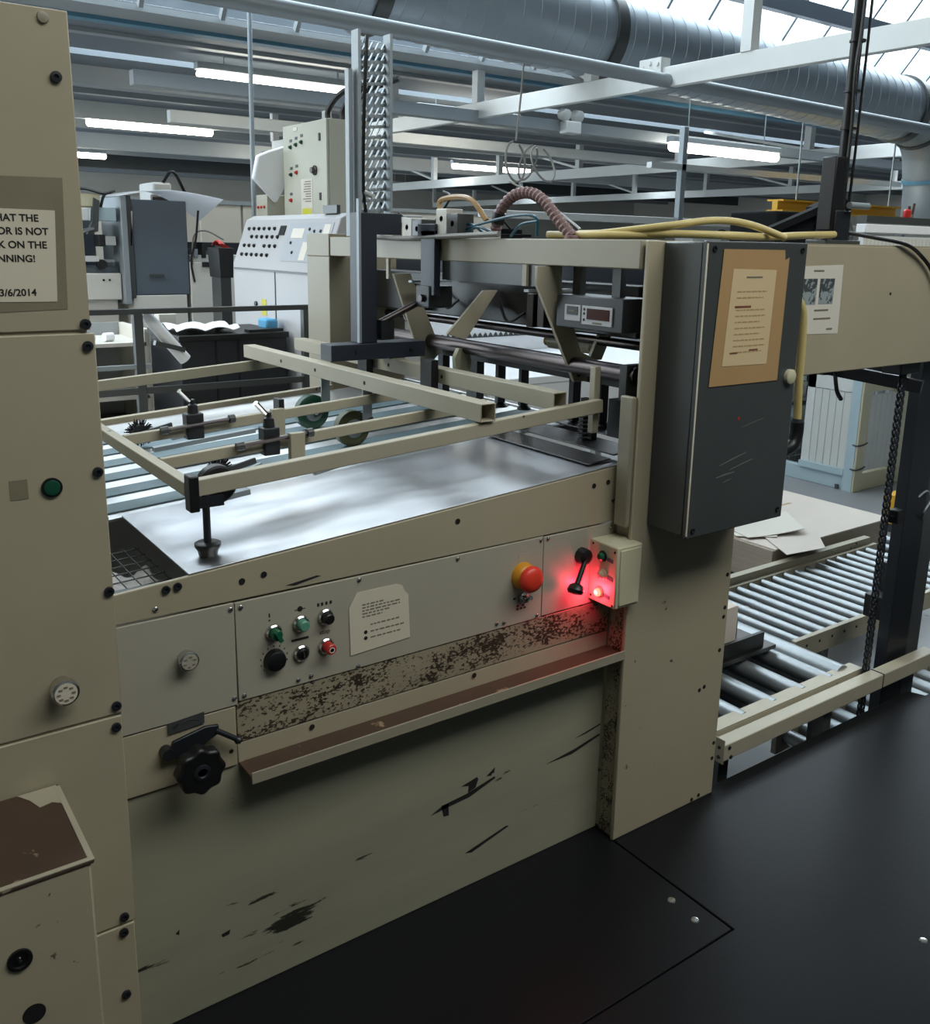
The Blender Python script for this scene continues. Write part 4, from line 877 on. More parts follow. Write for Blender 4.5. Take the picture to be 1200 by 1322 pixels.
for pts, nm in (([(1.69, 1.1, 1.63), (1.70, 1.12, 1.68), (1.69, 1.14, 1.70)], 'loose_lead'), ([(1.72, 1.0, 1.64), (1.74, 0.95, 1.70), (1.76, 0.93, 1.75), (1.78, 1.0, 1.77)], 'loose_lead')):
    MB().path(pts, 0.004, 6, 6).build(nm, 'black', t)

# ================================================================== right of the feeder: pile lift, roller conveyors, board pile
t = thing('grey_post', (3.3, 0.07, FL), 'dark slate post rising at the right of the pile lift', 'post')
MB().box(3.190, 3.335, 0.050, 0.095, FL, 1.235).build('post_web', 'black_metal', t, bevel=0.003)
MB().box(3.337, 3.430, 0.055, 0.095, FL, 1.235).build('post_flange', 'slate', t, bevel=0.003)
MB().path([(3.27, 0.05, 0.72), (3.31, 0.04, 0.74), (3.33, 0.035, 0.70), (3.29, 0.03, 0.67), (3.31, 0.045, 0.63)], 0.004, 6, 6).build('wire_tail', 'galv', t)
t = thing('guard_bar', (2.7, 0, 0.03), 'long beige bar low across the pile lift opening', 'bar')
MB().box(2.165, 3.42, -0.024, 0.026, 0.043, 0.098).build('bar_tube', 'frame_beige', t, bevel=0.003)
MB().box(2.161, 2.165, -0.026, 0.060, 0.036, 0.118).build('end_plate', 'beige_clean', t, bevel=0.001)
for y, z in ((-0.008, 0.055), (-0.008, 0.088), (0.035, 0.065), (0.035, 0.10)): MB().lathe((2.161, y, z), (-1, 0, 0), [(0, 0.006), (0.003, 0.005), (0.004, 0)], 10).build('end_bolt', 'black', t)
for x, z in ((2.19, 0.085), (2.20, 0.05)): MB().lathe((x, -0.024, z), (0, -1, 0), [(0, 0.007), (0.003, 0.006), (0.004, 0)], 10).build('bar_bolt', 'black', t)
MB().box(2.735, 2.78, 0.0, 0.04, FL, 0.043).build('leg', 'slate', t)
MB().box(3.05, 3.056, -0.0245, 0.0265, 0.042, 0.099).build('joint_line', 'hole', t)
# lift chains: every link its own mesh
def chain(x, y, z0, z1, label):
    t = thing('lift_chain', (x, y, z0), label, 'chain', 'pile lift chains')
    n = 12; pitch = 0.0262; o = []; i_ = []
    b = MB()
    def race(rx, rz_, k): return [(x+rx*math.sin(2*PI*q/16), y+k, z0+rz_*math.cos(2*PI*q/16)) for q in range(16)]
    for k0, k1 in ((-0.009, -0.005), (0.005, 0.009)):
        A = b._v(race(0.0125, 0.0165, k0)); B = b._v(race(0.005, 0.0085, k0)); C = b._v(race(0.0125, 0.0165, k1)); D = b._v(race(0.005, 0.0085, k1))
        for q in range(16):
            r_ = (q+1)%16
            for f in ((A[q],A[r_],B[r_],B[q]),(C[r_],C[q],D[q],D[r_]),(A[r_],A[q],C[q],C[r_]),(B[q],B[r_],D[r_],D[q])): b.bm.faces.new(f)
    b.cyl((x, y-0.010, z0+0.0131), (x, y+0.010, z0+0.0131), 0.006, 10)
    l0 = b.build('chain_link', 'black_metal', t, origin=(x, y, z0))
    k = 1
    while z0+k*pitch < z1:
        copy_part(l0, t, (x, y, z0+k*pitch)); k += 1
    return t
chain(3.05, 0.045, -0.40, 1.20, 'long black roller chain in front, reaching below the platform edge')
c2 = chain(3.60, 0.30, 0.33, 1.16, 'shorter black roller chain just left of the slate post')
t = thing('chain_anchor', (3.6, 0.3, 0.15), 'black hook block at the end of the shorter chain', 'block')
MB().box(3.575, 3.625, 0.28, 0.32, 0.20, 0.33).build('chain_end', 'black', t, bevel=0.003)
MB().box(3.50, 3.62, 0.26, 0.34, 0.10, 0.20).build('anchor_block', 'black', t, bevel=0.004)
t = thing('chain_bracket', (3.05, 0.4, 1.19), 'black bracket carrying the lift chains under the side beam', 'bracket')
MB().bar((3.10, -0.0, 1.150), (2.90, 0.62, 1.222), 0.03, 0.045).build('bracket_arm', 'black_metal', t, bevel=0.002)
MB().bar((2.95, 0.30, 1.19), (3.66, 0.30, 1.17), 0.04, 0.05).build('cross_arm', 'black_metal', t, bevel=0.002)
MB().box(2.99, 3.11, 0.02, 0.09, 1.195, 1.235).build('chain_guide', 'black', t, bevel=0.003)
MB().path([(2.62, 0.03, 1.235), (2.615, 0.02, 1.20), (2.63, 0.02, 1.165), (2.655, 0.02, 1.14)], 0.007, 6, 5).build('hanging_strap', 'black', t)
t = thing('limit_switch', (3.15, 0.03, 0.70), 'small black switch clipped beside the front chain', 'switch')
MB().box(3.075, 3.115, 0.012, 0.05, 0.655, 0.705).build('switch_body', 'black', t, bevel=0.003)
MB().bar((3.06, 0.03, 0.68), (3.08, 0.03, 0.68), 0.01, 0.01).build('switch_arm', 'black', t)
# conveyors
def conveyor(name, x0, x1, y0, y1, z, pitch, r, label, legs, m='frame_beige', holes=True, group=None, first=0.0, zend=None):
    t = thing(name, ((x0+x1)/2, (y0+y1)/2, FL), label, 'conveyor', group)
    for y in (y0, y1):
        f_ = MB().box(x0, x1, y-0.012, y+0.012, z-0.085, z+0.006).build('side_rail', m, t, bevel=0.002)
        if holes and y == y0:
            b = MB(); x = x0+0.08
            while x < x1-0.03: b.lathe((x, y-0.012, z-0.03), (0, -1, 0), [(0, 0.0065), (0.001, 0.0065), (0.001, 0)], 10); x += pitch
            b.build('rail_holes', 'hole', f_)
    if zend: MB().box(x1-0.02, x1, y0, y1, z-0.085, z+0.004).build('end_rail', m, t, bevel=0.002)
    x = x0+0.06+first; l0 = None
    while x < x1-0.05:
        if l0 is None:
            l0 = MB().cyl((x, y0+0.014, z-0.012-r*0.2), (x, y1-0.014, z-0.012-r*0.2), r, 20).build('roller', 'roller_steel', t); xo = x; c0 = WLOC[l0.name].copy()
        else: copy_part(l0, t, c0+V((x-xo, 0, 0)))
        x += pitch
    for x in legs:
        for y in (y0+0.02, y1-0.02): MB().box(x-0.025, x+0.025, y-0.02, y+0.02, FL, z-0.085).build('leg', 'slate', t)
    return t
conveyor('roller_conveyor', 2.18, 3.06, 0.075, 0.86, 0.075, 0.165, 0.033, 'near roller conveyor with wide gaps inside the pile lift', (2.3, 2.85))
rc = bpy.data.objects['roller_conveyor']
MB().cyl((2.985, 0.10, 0.055), (2.985, 0.85, 0.055), 0.046, 24).build('end_roller', 'roller_steel', rc)
MB().box(2.18, 3.06, 0.063, 0.118, 0.081, 0.087).build('rail_flange', 'frame_beige', rc, bevel=0.001)
MB().box(2.18, 3.06, 0.09, 0.85, -0.03, -0.01).build('under_tray', 'black_metal', rc)
conveyor('roller_conveyor', 3.21, 4.75, 0.46, 1.02, 0.0, 0.0915, 0.0180, 'roller conveyor with close-set rollers in front of the board pile', (3.45, 4.6))
conveyor('roller_conveyor', 2.95, 6.4, 0.125, 0.33, -0.28, 0.11, 0.03, 'low roller conveyor glimpsed beyond the platform and right of the slate post', (3.1, 5.0, 6.2))
conveyor('roller_conveyor', 3.25, 5.6, 1.05, 2.14, -0.155, 0.16, 0.03, 'roller conveyor carrying the board pile', (3.4, 5.4), holes=False)
MBx = MB().box(3.20, 4.72, 1.036, 1.075, -0.09, 0.040)
tag(MBx.build('guide_strip', 'frame_beige'), 'beige guide strip along the front of the board pile', 'strip')
# things at the column foot
t = thing('pallet_bracket', (2.6, 0.45, 0.103), 'black finned bracket lying on the rollers behind the column', 'bracket')
MB().box(2.36, 2.90, 0.33, 0.58, 0.103, 0.120).build('base_plate', 'steel_dark', t, bevel=0.002)
for y in (0.345, 0.47): MB().box(2.40, 2.84, y, y+0.014, 0.120, 0.18).build('fin', 'black', t)
t = thing('wooden_block', (2.66, 0.42, 0.12), 'pale wooden block resting on the black finned bracket', 'block')
MB().box(2.615, 2.722, 0.385, 0.455, 0.121, 0.300).build('block', 'board', t, bevel=0.003)
# board pile and loose sheets
py0, py1, px0, px1, pz = 1.12, 2.10, 3.95, 5.02, 0.085
t = thing('board_pile', ((px0+px1)/2, (py0+py1)/2, -0.10), 'large pile of grey board sheets on the conveyor', 'pile')
MB().box(px0-0.01, px1+0.01, py0-0.01, py1+0.01, -0.135, -0.11).build('pallet_board', 'black_metal', t)
MB().box(px0, px1, py0, py1, -0.11, pz-0.012).build('stacked_boards', 'board_edge', t)
MB().prism([(px0+0.02, py0-0.005, pz-0.012), (px1+0.03, py0-0.006, pz-0.012), (px1+0.02, py1, pz-0.012), (px0, py1, pz-0.012)], (0, 0, 0.008)).build('top_board', 'board', t)
b = MB()
for x, y, wd, dp in ((4.45, 1.80, 0.16, 0.05), (4.62, 1.62, 0.20, 0.02), (4.30, 1.92, 0.10, 0.03)): b.box(x, x+wd, y, y+dp, pz-0.0042, pz-0.0036)
b.build('torn_patches', 'tape', t)
def sheet(name, pts, z, m, label, curl=0.0):
    A, B, C_, D = [V((x, y, 0)) for x, y in pts]
    fn = lambda u, v: ((A*(1-u)+B*u)*(1-v)+(D*(1-u)+C_*u)*v)+V((0, 0, z+curl*(u*u)))
    return tag(MB().sheet(fn, 8, 6, 0.003).build(name, m), label, 'sheet', 'loose boards on the pile')
sheet('board_sheet', ((3.93, 1.02), (4.20, 0.98), (4.62, 1.36), (4.22, 1.50)), pz+0.004, 'board', 'loose board overhanging the near corner of the pile')
sheet('board_sheet', ((3.98, 1.30), (4.30, 1.18), (4.50, 1.44), (4.10, 1.72)), pz+0.010, 'paper', 'white loose board lying on top of the pile, half behind the cabinet', 0.03)
sheet('board_sheet', ((3.96, 1.36), (4.12, 1.22), (4.30, 1.34), (4.04, 1.55)), pz+0.006, 'paper', 'small off-white board under the white loose board', 0.006)
# pale blue machine with slatted curtains
y0, xc = 2.8, 7.45
z_ = lambda z: 1.6-(1.6-z)*1.156
t = thing('curtained_machine', (8.3, 3.4, FL), 'pale blue and cream machine with white slatted curtain doors', 'machine')
MB().box(xc, xc+1.6, y0, y0+0.10, FL, z_(-0.09)).build('front_base', 'cream', t, bevel=0.004)
MB().box(xc, xc+0.08, y0+0.1, y0+1.3, FL, z_(-0.10)).build('side_base', 'lightblue', t, bevel=0.004)
MB().box(xc-0.03, xc+0.02, y0+0.1, y0+0.56, z_(-0.10), z_(-0.05)).build('side_sill', 'lightblue', t)
MB().box(xc-0.02, xc+0.10, y0-0.01, y0+0.10, FL, 1.15).build('corner_post', 'cream', t, bevel=0.004)
MB().box(xc-0.025, xc-0.02, y0+0.01, y0+0.10, FL, 1.15).build('post_face', 'lightblue', t)
MB().box(xc, xc+1.6, y0, y0+0.1, z_(0.56), 1.15).build('front_header', 'cream', t)
MB().box(xc, xc+0.08, y0+0.1, y0+0.56, z_(0.545), 1.15).build('side_header', 'white_paint', t)
MB().box(xc+0.60, xc+0.72, y0, y0+0.10, z_(-0.09), z_(0.56)).build('front_post', 'cream', t)
MB().box(xc+1.5, xc+1.6, y0, y0+0.10, z_(-0.09), z_(0.56)).build('front_post', 'cream', t)
MB().box(xc, xc+0.08, y0+0.48, y0+0.56, z_(-0.10), z_(0.66)).build('side_post', 'white_paint', t)
def slats(pt, du, n, z0, z1, name):
    d = MB().box(0, 0.001, 0, 0.001, 0, 0.001); d.bm.clear()
    p = V(pt); du = V(du); nrm = du.cross(V((0, 0, 1))).normalized()
    for i in range(n):
        a = p+du*i/n; c = p+du*(i+0.93)/n
        d.hexa([(*(a).xy, z0), (*(c).xy, z0), (*(c-nrm*0.012).xy, z0), (*(a-nrm*0.012).xy, z0), (*(a).xy, z1), (*(c).xy, z1), (*(c-nrm*0.012).xy, z1), (*(a-nrm*0.012).xy, z1)])
    return d.build(name, 'curtain', t, smooth=False)
slats((xc+0.0, y0+0.475, 0), (0, -0.365, 0), 5, z_(-0.09), z_(0.55), 'slatted_door')
slats((xc+0.16, y0+0.02, 0), (0.42, 0, 0), 5, z_(-0.07), z_(0.53), 'slatted_door')
slats((xc+0.76, y0+0.02, 0), (0.70, 0, 0), 7, z_(-0.07), z_(0.53), 'slatted_door')
for z in (z_(0.16), z_(-0.03)):
    MB().path([(xc+0.02, y0+0.12, z), (xc-0.03, y0-0.0, z-0.01), (xc+0.05, y0-0.02, z-0.005), (xc+0.14, y0, z)], 0.008, 6, 4).build('hinge_strap', 'slate', t)
MB().box(xc+0.02, xc+0.5, y0-0.012, y0, z_(-0.24), z_(-0.225)).build('base_seam', 'slate', t)
MB().box(xc-0.022, xc-0.008, y0+0.14, y0+0.17, z_(-0.38), z_(-0.18)).build('side_latch', 'slate', t)
t = thing('wire_rack', (9.2, 4.6, FL), 'tall wire storage rack beyond the cabinet hose', 'rack')
for z in (-0.35, -0.1, 0.15, 0.4, 0.65, 0.9): MB().box(7.62, 9.8, 3.75, 4.45, z, z+0.03).build('shelf', 'galv', t)
for x in (7.64, 8.3, 9.0, 9.78): 
    for y in (3.77, 4.43): MB().box(x-0.025, x+0.025, y-0.02, y+0.02, FL, 1.0).build('post', 'galv', t)
b = MB()
for i in range(22): b.cyl((7.62+0.1*i, 3.74, -0.45), (7.62+0.1*i, 3.74, 0.95), 0.004, 5)
for i in range(14): b.cyl((7.62, 3.74, -0.4+i*0.1), (9.8, 3.74, -0.4+i*0.1), 0.004, 5)
b.build('wire_mesh', 'galv', t)
for i, (x, z) in enumerate(((7.75, -0.32), (8.05, -0.07), (7.8, 0.18), (8.4, 0.43), (9.1, -0.32))):
    tag(MB().box(x, x+0.36, 3.85, 4.35, z, z+0.14).build('carton', ('white_sheet', 'lightblue', 'white_sheet', 'paper', 'white_sheet')[i], bevel=0.004), 'pale carton on the %s of the wire rack' % ('bottom shelf', 'second shelf', 'third shelf', 'fourth shelf', 'bottom shelf, right-hand end')[i], 'carton', 'cartons on the wire rack')
t = thing('yellow_cabinet', (7.0, 2.0, FL), 'low yellow machine box behind the board pile', 'box')
MB().box(6.58, 6.80, 1.86, 2.02, -0.43, -0.20).build('box_body', 'yellow', t, bevel=0.006)
MB().box(6.60, 6.78, 1.88, 2.0, FL, -0.43).build('plinth', 'slate', t)
# hoses, pole and gear above the side beam
t = thing('black_pole', (2.6, 0.08, 1.62), 'black pole with strapped cables rising from the side beam', 'pole')
MB().cyl((2.618, 0.075, 1.64), (2.618, 0.075, 3.4), 0.017, 16).build('pole', 'black', t)
MB().box(2.545, 2.600, 0.05, 0.10, 1.66, 1.875).build('clamp_block', 'black', t, bevel=0.004)
MB().box(2.560, 2.640, 0.045, 0.11, 1.62, 1.72).build('foot_bracket', 'black_metal', t, bevel=0.003)
MB().box(2.50, 2.68, 0.03, 0.10, 1.62, 1.632).build('base_plate', 'slate', t, bevel=0.002)
MB().path([(2.598, 0.055, 1.68), (2.603, 0.052, 1.95), (2.590, 0.05, 2.12), (2.604, 0.052, 2.35), (2.60, 0.055, 3.3)], 0.0055, 6, 6).build('cable', 'black', t)
MB().path([(2.634, 0.055, 1.68), (2.637, 0.052, 1.95), (2.636, 0.05, 2.4), (2.634, 0.055, 3.3)], 0.0045, 6, 6).build('cable', 'black', t)
for z in (1.84, 1.955, 2.06, 2.2, 2.4): MB().cyl((2.616, 0.07, z), (2.616, 0.07, z+0.006), 0.0235, 14).build('cable_tie', 'black', t)
MB().cyl((2.60, 0.03, 1.735), (2.70, 0.03, 1.735), 0.010, 10).build('cross_pin', 'galv', t)
for x in (2.53, 2.575, 2.65): MB().lathe((x, 0.06, 1.632), (0, 0, 1), [(0, 0.012), (0.012, 0.012), (0.016, 0.009), (0.022, 0)], 8).build('base_nut', 'slate', t)
t = thing('yellow_hoses', (2.1, 0.02, 1.63), 'pair of yellowed hoses lying along the top of the feeder', 'hoses')
MB().path([(1.72, 0.26, 1.632), (1.80, 0.10, 1.636), (1.95, -0.05, 1.634), (2.15, -0.02, 1.634), (2.35, 0.0, 1.642), (2.545, 0.035, 1.648)], 0.0105, 10, 8).build('hose', 'hose_yellow', t)
MB().path([(1.74, 0.20, 1.634), (1.83, 0.05, 1.655), (1.96, 0.0, 1.672), (2.08, -0.02, 1.664), (2.18, -0.06, 1.632)], 0.0095, 10, 8).build('hose', 'hose_yellow', t)
MB().path([(1.70, 0.36, 1.630), (1.73, 0.18, 1.630), (1.84, 0.06, 1.632)], 0.010, 10, 8).build('hose', 'hose_yellow', t)
t = thing('drop_hose', (2.24, -0.1, 1.04), 'yellowed hose dropping beside the grey cabinet to a black elbow', 'hose')
MB().path([(2.085, -0.06, 1.54), (2.16, -0.085, 1.515), (2.225, -0.10, 1.45), (2.243, -0.10, 1.36), (2.248, -0.10, 1.24), (2.260, -0.10, 1.115)], 0.0115, 10, 8).build('hose', 'hose_yellow', t)
MB().path([(2.260, -0.10, 1.125), (2.258, -0.10, 1.085), (2.235, -0.10, 1.055), (2.16, -0.10, 1.045), (2.080, -0.10, 1.045)], 0.019, 12, 5).build('elbow_connector', 'black', t)
MB().cyl((2.261, -0.10, 1.135), (2.260, -0.10, 1.105), 0.016, 12).build('hose_collar', 'slate', t)
t = thing('side_cable', (2.9, -0.005, 1.5), 'thin black cable trailing down the right end of the side beam', 'cable')
MB().path([(2.64, 0.05, 1.655), (2.74, 0.02, 1.642), (2.86, -0.012, 1.625), (2.96, -0.014, 1.59), (3.05, -0.014, 1.53), (3.12, -0.014, 1.42)], 0.006, 8, 8).build('cable', 'black', t)
t = thing('feeder_drive', (3.35, 0.8, 1.5), 'black drive unit with inclined arm behind the yellow hoses', 'machine')
MB().box(3.25, 3.62, 0.76, 1.0, 1.30, 1.755).build('drive_casing', 'matt_black', t, bevel=0.01)
MB().box(3.3, 3.5, 0.05, 0.72, 1.45, 1.55).build('mount_arm', 'black_metal', t)
MB().bar((3.12, 0.72, 1.665), (3.52, 0.72, 1.785), 0.03, 0.028).build('inclined_arm', 'matt_black', t)
MB().prism([(3.50, 0.72, 1.70), (3.66, 0.72, 1.70), (3.70, 0.72, 1.79), (3.64, 0.72, 1.82), (3.52, 0.72, 1.78)], (0, 0.1, 0)).build('arm_end', 'matt_black', t)
MB().cyl((3.60, 0.68, 1.66), (3.60, 0.82, 1.66), 0.07, 20).build('drive_drum', 'slate', t)
t = thing('white_guard_rail', (3.9, 0.37, FL), 'white rail with perforated strip right of the black pole', 'rail')
MB().box(3.22, 4.6, 0.35, 0.39, 1.668, 1.70).build('rail', 'white_sheet', t, bevel=0.003)
MB().box(3.22, 4.6, 0.355, 0.375, 1.58, 1.658).build('perforated_strip', 'white_paint', t)
b = MB(); x = 3.24
while x < 4.5: b.box(x, x+0.010, 0.3535, 0.355, 1.615, 1.648); x += 0.026
b.box(3.22, 4.55, 0.354, 0.355, 1.648, 1.650); b.build('perforation', 'machine', t)
MB().box(3.22, 4.6, 0.35, 0.39, 1.705, 1.73).build('dark_rail', 'slate', t)
MB().box(4.28, 4.34, 0.35, 0.39, FL, 1.60).build('leg', 'slate', t)
t = thing('valve_cluster', (3.53, 0.37, 1.73), 'red-capped valve on the dark rail at the right edge', 'valve')
MB().lathe((3.52, 0.37, 1.73), (0, 0, 1), [(0, 0.012), (0.012, 0.015), (0.026, 0.015), (0.032, 0.008), (0.033, 0)], 14).build('valve_cap', 'red', t)
MB().cyl((3.555, 0.37, 1.73), (3.565, 0.37, 1.785), 0.005, 8).build('valve_stem', 'brown_worn', t); MB().cyl((3.545, 0.375, 1.73), (3.54, 0.375, 1.775), 0.005, 8).build('valve_stem', 'brown_worn', t)
# white-topped delivery bench seen through the feeder
t = thing('delivery_bench', (3.8, 1.8, FL), 'white covered bench glimpsed under the feeder shaft', 'bench')
MB().box(2.90, 4.8, 2.2, 3.3, 0.86, 0.90).build('bench_top', 'white_sheet', t, bevel=0.004)
MB().box(2.95, 4.75, 3.28, 3.32, 0.90, 1.16).build('back_board', 'white_sheet', t)
MB().box(2.92, 4.78, 2.21, 2.225, 0.45, 0.86).build('front_skirt', 'white_sheet', t)
b = MB()
for i in range(40): b.prism([(3.0+i*0.043, 3.27, 1.0), (3.043+i*0.043, 3.27, 1.0), (3.0215+i*0.043, 3.27, 1.03)], (0, 0.01, 0))
b.build('serrated_strip', 'slate', t)
for x in (2.98, 4.7):
    for y in (2.26, 3.25): MB().box(x-0.03, x+0.03, y-0.03, y+0.03, FL, 0.86).build('leg', 'machine', t)

# ================================================================== left background, beyond the feed table
t = thing('safety_railing', (1.5, 2.6, FL), 'dark slate safety railing behind the feed table', 'railing')
MB().box(0.6, 2.06, 2.585, 2.615, 1.268, 1.292).build('top_rail', 'slate', t, bevel=0.002)
MB().box(1.192, 1.232, 2.585, 2.625, FL, 1.268).build('post', 'slate', t, bevel=0.002)
MB().box(2.02, 2.06, 2.585, 2.625, FL, 1.268).build('post', 'slate', t, bevel=0.002)
MB().box(0.6, 1.26, 2.59, 2.61, 1.022, 1.042).build('mid_rail', 'galv', t); MB().box(0.6, 2.06, 2.59, 2.61, 0.905, 0.935).build('lower_rail', 'slate', t)
t = thing('plastic_tub', (1.8, 3.1, FL), 'large black panelled tub standing behind the railing', 'tub')
MB().box(1.50, 2.07, 2.9, 3.4, 0.60, 1.125).build('tub_body', 'black_metal', t, bevel=0.006)
MB().box(1.49, 2.08, 2.89, 3.41, 1.10, 1.132).build('tub_rim', 'black', t, bevel=0.004)
for x in (1.68, 1.80): MB().box(x-0.004, x+0.004, 2.894, 2.9, 0.62, 1.10).build('panel_groove', 'hole', t)
MB().box(1.52, 2.07, 2.92, 3.38, FL, 0.60).build('trolley_base', 'slate', t)
MB().bar((1.86, 2.93, 1.14), (2.06, 2.95, 1.14), 0.05, 0.015).build('loose_lid', 'black', t)
random.seed(3)
tag(MB().sheet(lambda u, v: (1.49+0.33*u, 2.92+0.30*v, 1.150+0.018*abs(math.sin(7*u+2*v))+0.012*math.sin(11*v)), 18, 10, 0.003).build('crumpled_sheet', 'white_sheet'), 'crumpled white sheet lying on the black tub', 'sheet')
tag(MB().box(2.0, 2.07, 3.0, 3.12, 1.134, 1.19).build('cloth', 'blue_rag', bevel=0.012), 'bright blue cloth on the far end of the black tub', 'cloth')
t = thing('paper_roll', (1.36, 2.72, 1.05), 'white rolled sheets leaning on the railing', 'roll')
MB().lathe((1.262, 2.68, 1.27), V((0.19, 0.02, -0.23)), [(0, 0.012), (0.0, 0.028), (0.30, 0.03), (0.30, 0.016), (0.27, 0.012)], 18).build('outer_sheet', 'white_sheet', t)
MB().bar((1.30, 2.66, 1.13), (1.44, 2.67, 1.09), 0.03, 0.022).build('dark_clip', 'slate', t)
t = thing('shelf_unit', (1.4, 3.7, FL), 'grey open shelf unit left of the black tub', 'shelf')
for x in (1.10, 1.50): MB().box(x-0.015, x+0.015, 3.45, 3.95, FL, 1.12).build('side_panel', 'machine', t)
for z in (0.50, 0.74, 1.03): MB().box(1.125, 1.495, 3.45, 3.95, z, z+0.02).build('shelf_board', 'machine', t)
MB().box(1.12, 1.50, 3.94, 3.96, FL, 1.12).build('back_panel', 'purlin', t)
for x, lab in ((1.20, 'small white reel on the grey shelf, left one'), (1.30, 'small white reel on the grey shelf, right one')):
    tag(MB().lathe((x, 3.55, 1.075), (1, 0.3, 0), [(0, 0.012), (0, 0.024), (0.05, 0.024), (0.05, 0.012)], 14).build('tape_reel', 'white_sheet'), lab, 'reel', 'reels on the shelf')
tag(MB().box(1.14, 1.46, 3.5, 3.85, 0.522, 0.60).build('carton', 'brown_worn', bevel=0.004), 'reddish box on the bottom of the grey shelf unit', 'box')
tag(MB().box(1.56, 1.66, 3.42, 3.5, FL, 1.2).build('white_post', 'machine', bevel=0.004), 'pale upright post between shelf unit and black tub', 'post')
# row of background machines
t = thing('press_unit', (1.7, 5.4, FL), 'pale machine with rollers and levers left of the slate cabinet', 'machine')
MB().box(1.30, 1.80, 5.1, 5.8, FL, 1.18).build('base_cabinet', 'machine', t, bevel=0.006)
MB().box(1.30, 1.82, 5.05, 5.8, 1.18, 1.36).build('upper_cabinet', 'machine', t, bevel=0.006)
MB().box(1.30, 1.82, 5.10, 5.7, 1.36, 1.40).build('table_plate', 'slate_blue', t)
MB().box(1.50, 1.80, 5.6, 5.7, 1.40, 1.72).build('back_plate', 'slate_blue', t)
MB().box(1.52, 1.57, 5.2, 5.6, 1.40, 1.72).build('side_frame', 'machine', t)
MB().box(1.52, 1.62, 5.0, 5.15, 1.71, 1.79).build('cross_beam', 'white_paint', t, bevel=0.004); MB().box(1.66, 1.80, 5.0, 5.15, 1.71, 1.80).build('cross_beam', 'lightblue', t, bevel=0.004)
MB().prism([(1.60, 4.98, 1.62), (1.67, 4.98, 1.64), (1.69, 4.98, 1.84), (1.655, 4.98, 1.86), (1.635, 4.98, 1.70)], (0, 0.05, 0)).build('swing_arm', 'slate', t)
MB().cyl((1.53, 4.97, 1.63), (1.64, 4.97, 1.66), 0.012, 8).build('arm_lever', 'chrome', t)
MB().box(1.73, 1.80, 5.05, 5.2, 1.55, 1.61).build('sensor_block', 'white_paint', t, bevel=0.003); MB().box(1.69, 1.73, 5.05, 5.2, 1.54, 1.62).build('sensor_block', 'black', t)
MB().box(1.55, 1.68, 5.05, 5.2, 1.44, 1.475).build('guide_block', 'white_paint', t); MB().box(1.62, 1.79, 5.08, 5.2, 1.435, 1.452).build('guide_rail', 'galv', t)
MB().lathe((1.70, 5.05, 1.42), (0, 1, 0), [(0, 0.015), (0, 0.032), (0.06, 0.032)], 18).build('feed_roller', 'black', t)
MB().prism([(1.53, 5.0, 1.80), (1.70, 5.0, 1.80), (1.70, 5.0, 1.885), (1.58, 5.0, 1.885)], (0, 0.18, 0)).build('motor_cover', 'cream', t, bevel=0.005)
for pts in ([(1.52, 5.0, 1.90), (1.60, 5.0, 1.915), (1.72, 5.0, 1.89), (1.80, 5.0, 1.91)], [(1.70, 5.0, 1.80), (1.73, 5.0, 1.88), (1.78, 5.0, 1.90)]):
    MB().path(pts, 0.010, 6, 6).build('cable', 'black', t)
for x in (1.70, 1.74): MB().lathe((x, 5.1, 1.315), (0, -1, 0), [(0, 0.008), (0.054, 0.008)], 8).build('screw_head', 'black', t)
t = thing('slate_cabinet', (2.07, 5.2, FL), 'tall blue-grey machine cabinet with a curved white sheet on top', 'cabinet')
MB().box(1.90, 2.285, 5.0, 5.5, 1.21, 1.86).build('cabinet_body', 'slate_blue', t, bevel=0.008)
MB().box(1.865, 1.90, 4.99, 5.5, 1.19, 1.885).build('side_frame', 'slate', t, bevel=0.004)
MB().box(1.825, 1.865, 4.98, 5.5, 1.15, 1.88).build('frame_post', 'galv', t, bevel=0.004)
MB().box(1.88, 2.26, 5.0, 5.5, FL, 1.21).build('lower_cabinet', 'machine', t, bevel=0.006)
MB().bar((1.885, 4.995, 1.55), (1.90, 4.995, 1.78), 0.01, 0.01).build('chipped_edge', 'paper', t)
MB().box(2.0, 2.1, 4.99, 5.0, 1.335, 1.355).build('dark_slot', 'slate', t)
def arch(u, v):
    x = 1.79+0.73*u; z = 1.875+0.055*math.sin(min(1, u*1.9)*PI/2) - (0.0 if u < 0.42 else (0.12+0.36*v)*(u-0.42)**1.6)
    return (x, 4.90+0.5*v, z+0.01*v)
tag(MB().sheet(arch, 24, 6, 0.004).build('curved_sheet', 'thin_sheet'), 'large white sheet curling over the blue-grey cabinet', 'sheet')
t = thing('finishing_machine', (2.5, 5.4, FL), 'low pale machine with black fittings right of the slate cabinet', 'machine')
MB().box(2.29, 2.95, 5.0, 5.7, FL, 1.44).build('base_cabinet', 'machine', t, bevel=0.006)
MB().box(2.30, 2.95, 5.02, 5.5, 1.44, 1.49).build('work_rail', 'white_paint', t, bevel=0.004)
MB().box(2.30, 2.95, 5.3, 5.5, 1.49, 1.58).build('tool_carrier', 'black_metal', t, bevel=0.004)
for x in (2.34, 2.40, 2.47, 2.54): MB().box(x-0.014, x+0.014, 5.0, 5.12, 1.47, 1.55+0.03*math.sin(40*x)).build('tool_block', 'galv' if int(x*50)%2 else 'black', t, bevel=0.002)
MB().box(2.38, 2.44, 4.985, 5.0, 1.405, 1.44).build('drawer_handle', 'black', t)
MB().path([(2.32, 5.0, 1.30), (2.30, 4.99, 1.45), (2.34, 4.99, 1.60), (2.37, 5.0, 1.80)], 0.008, 6, 6).build('cable', 'black', t)
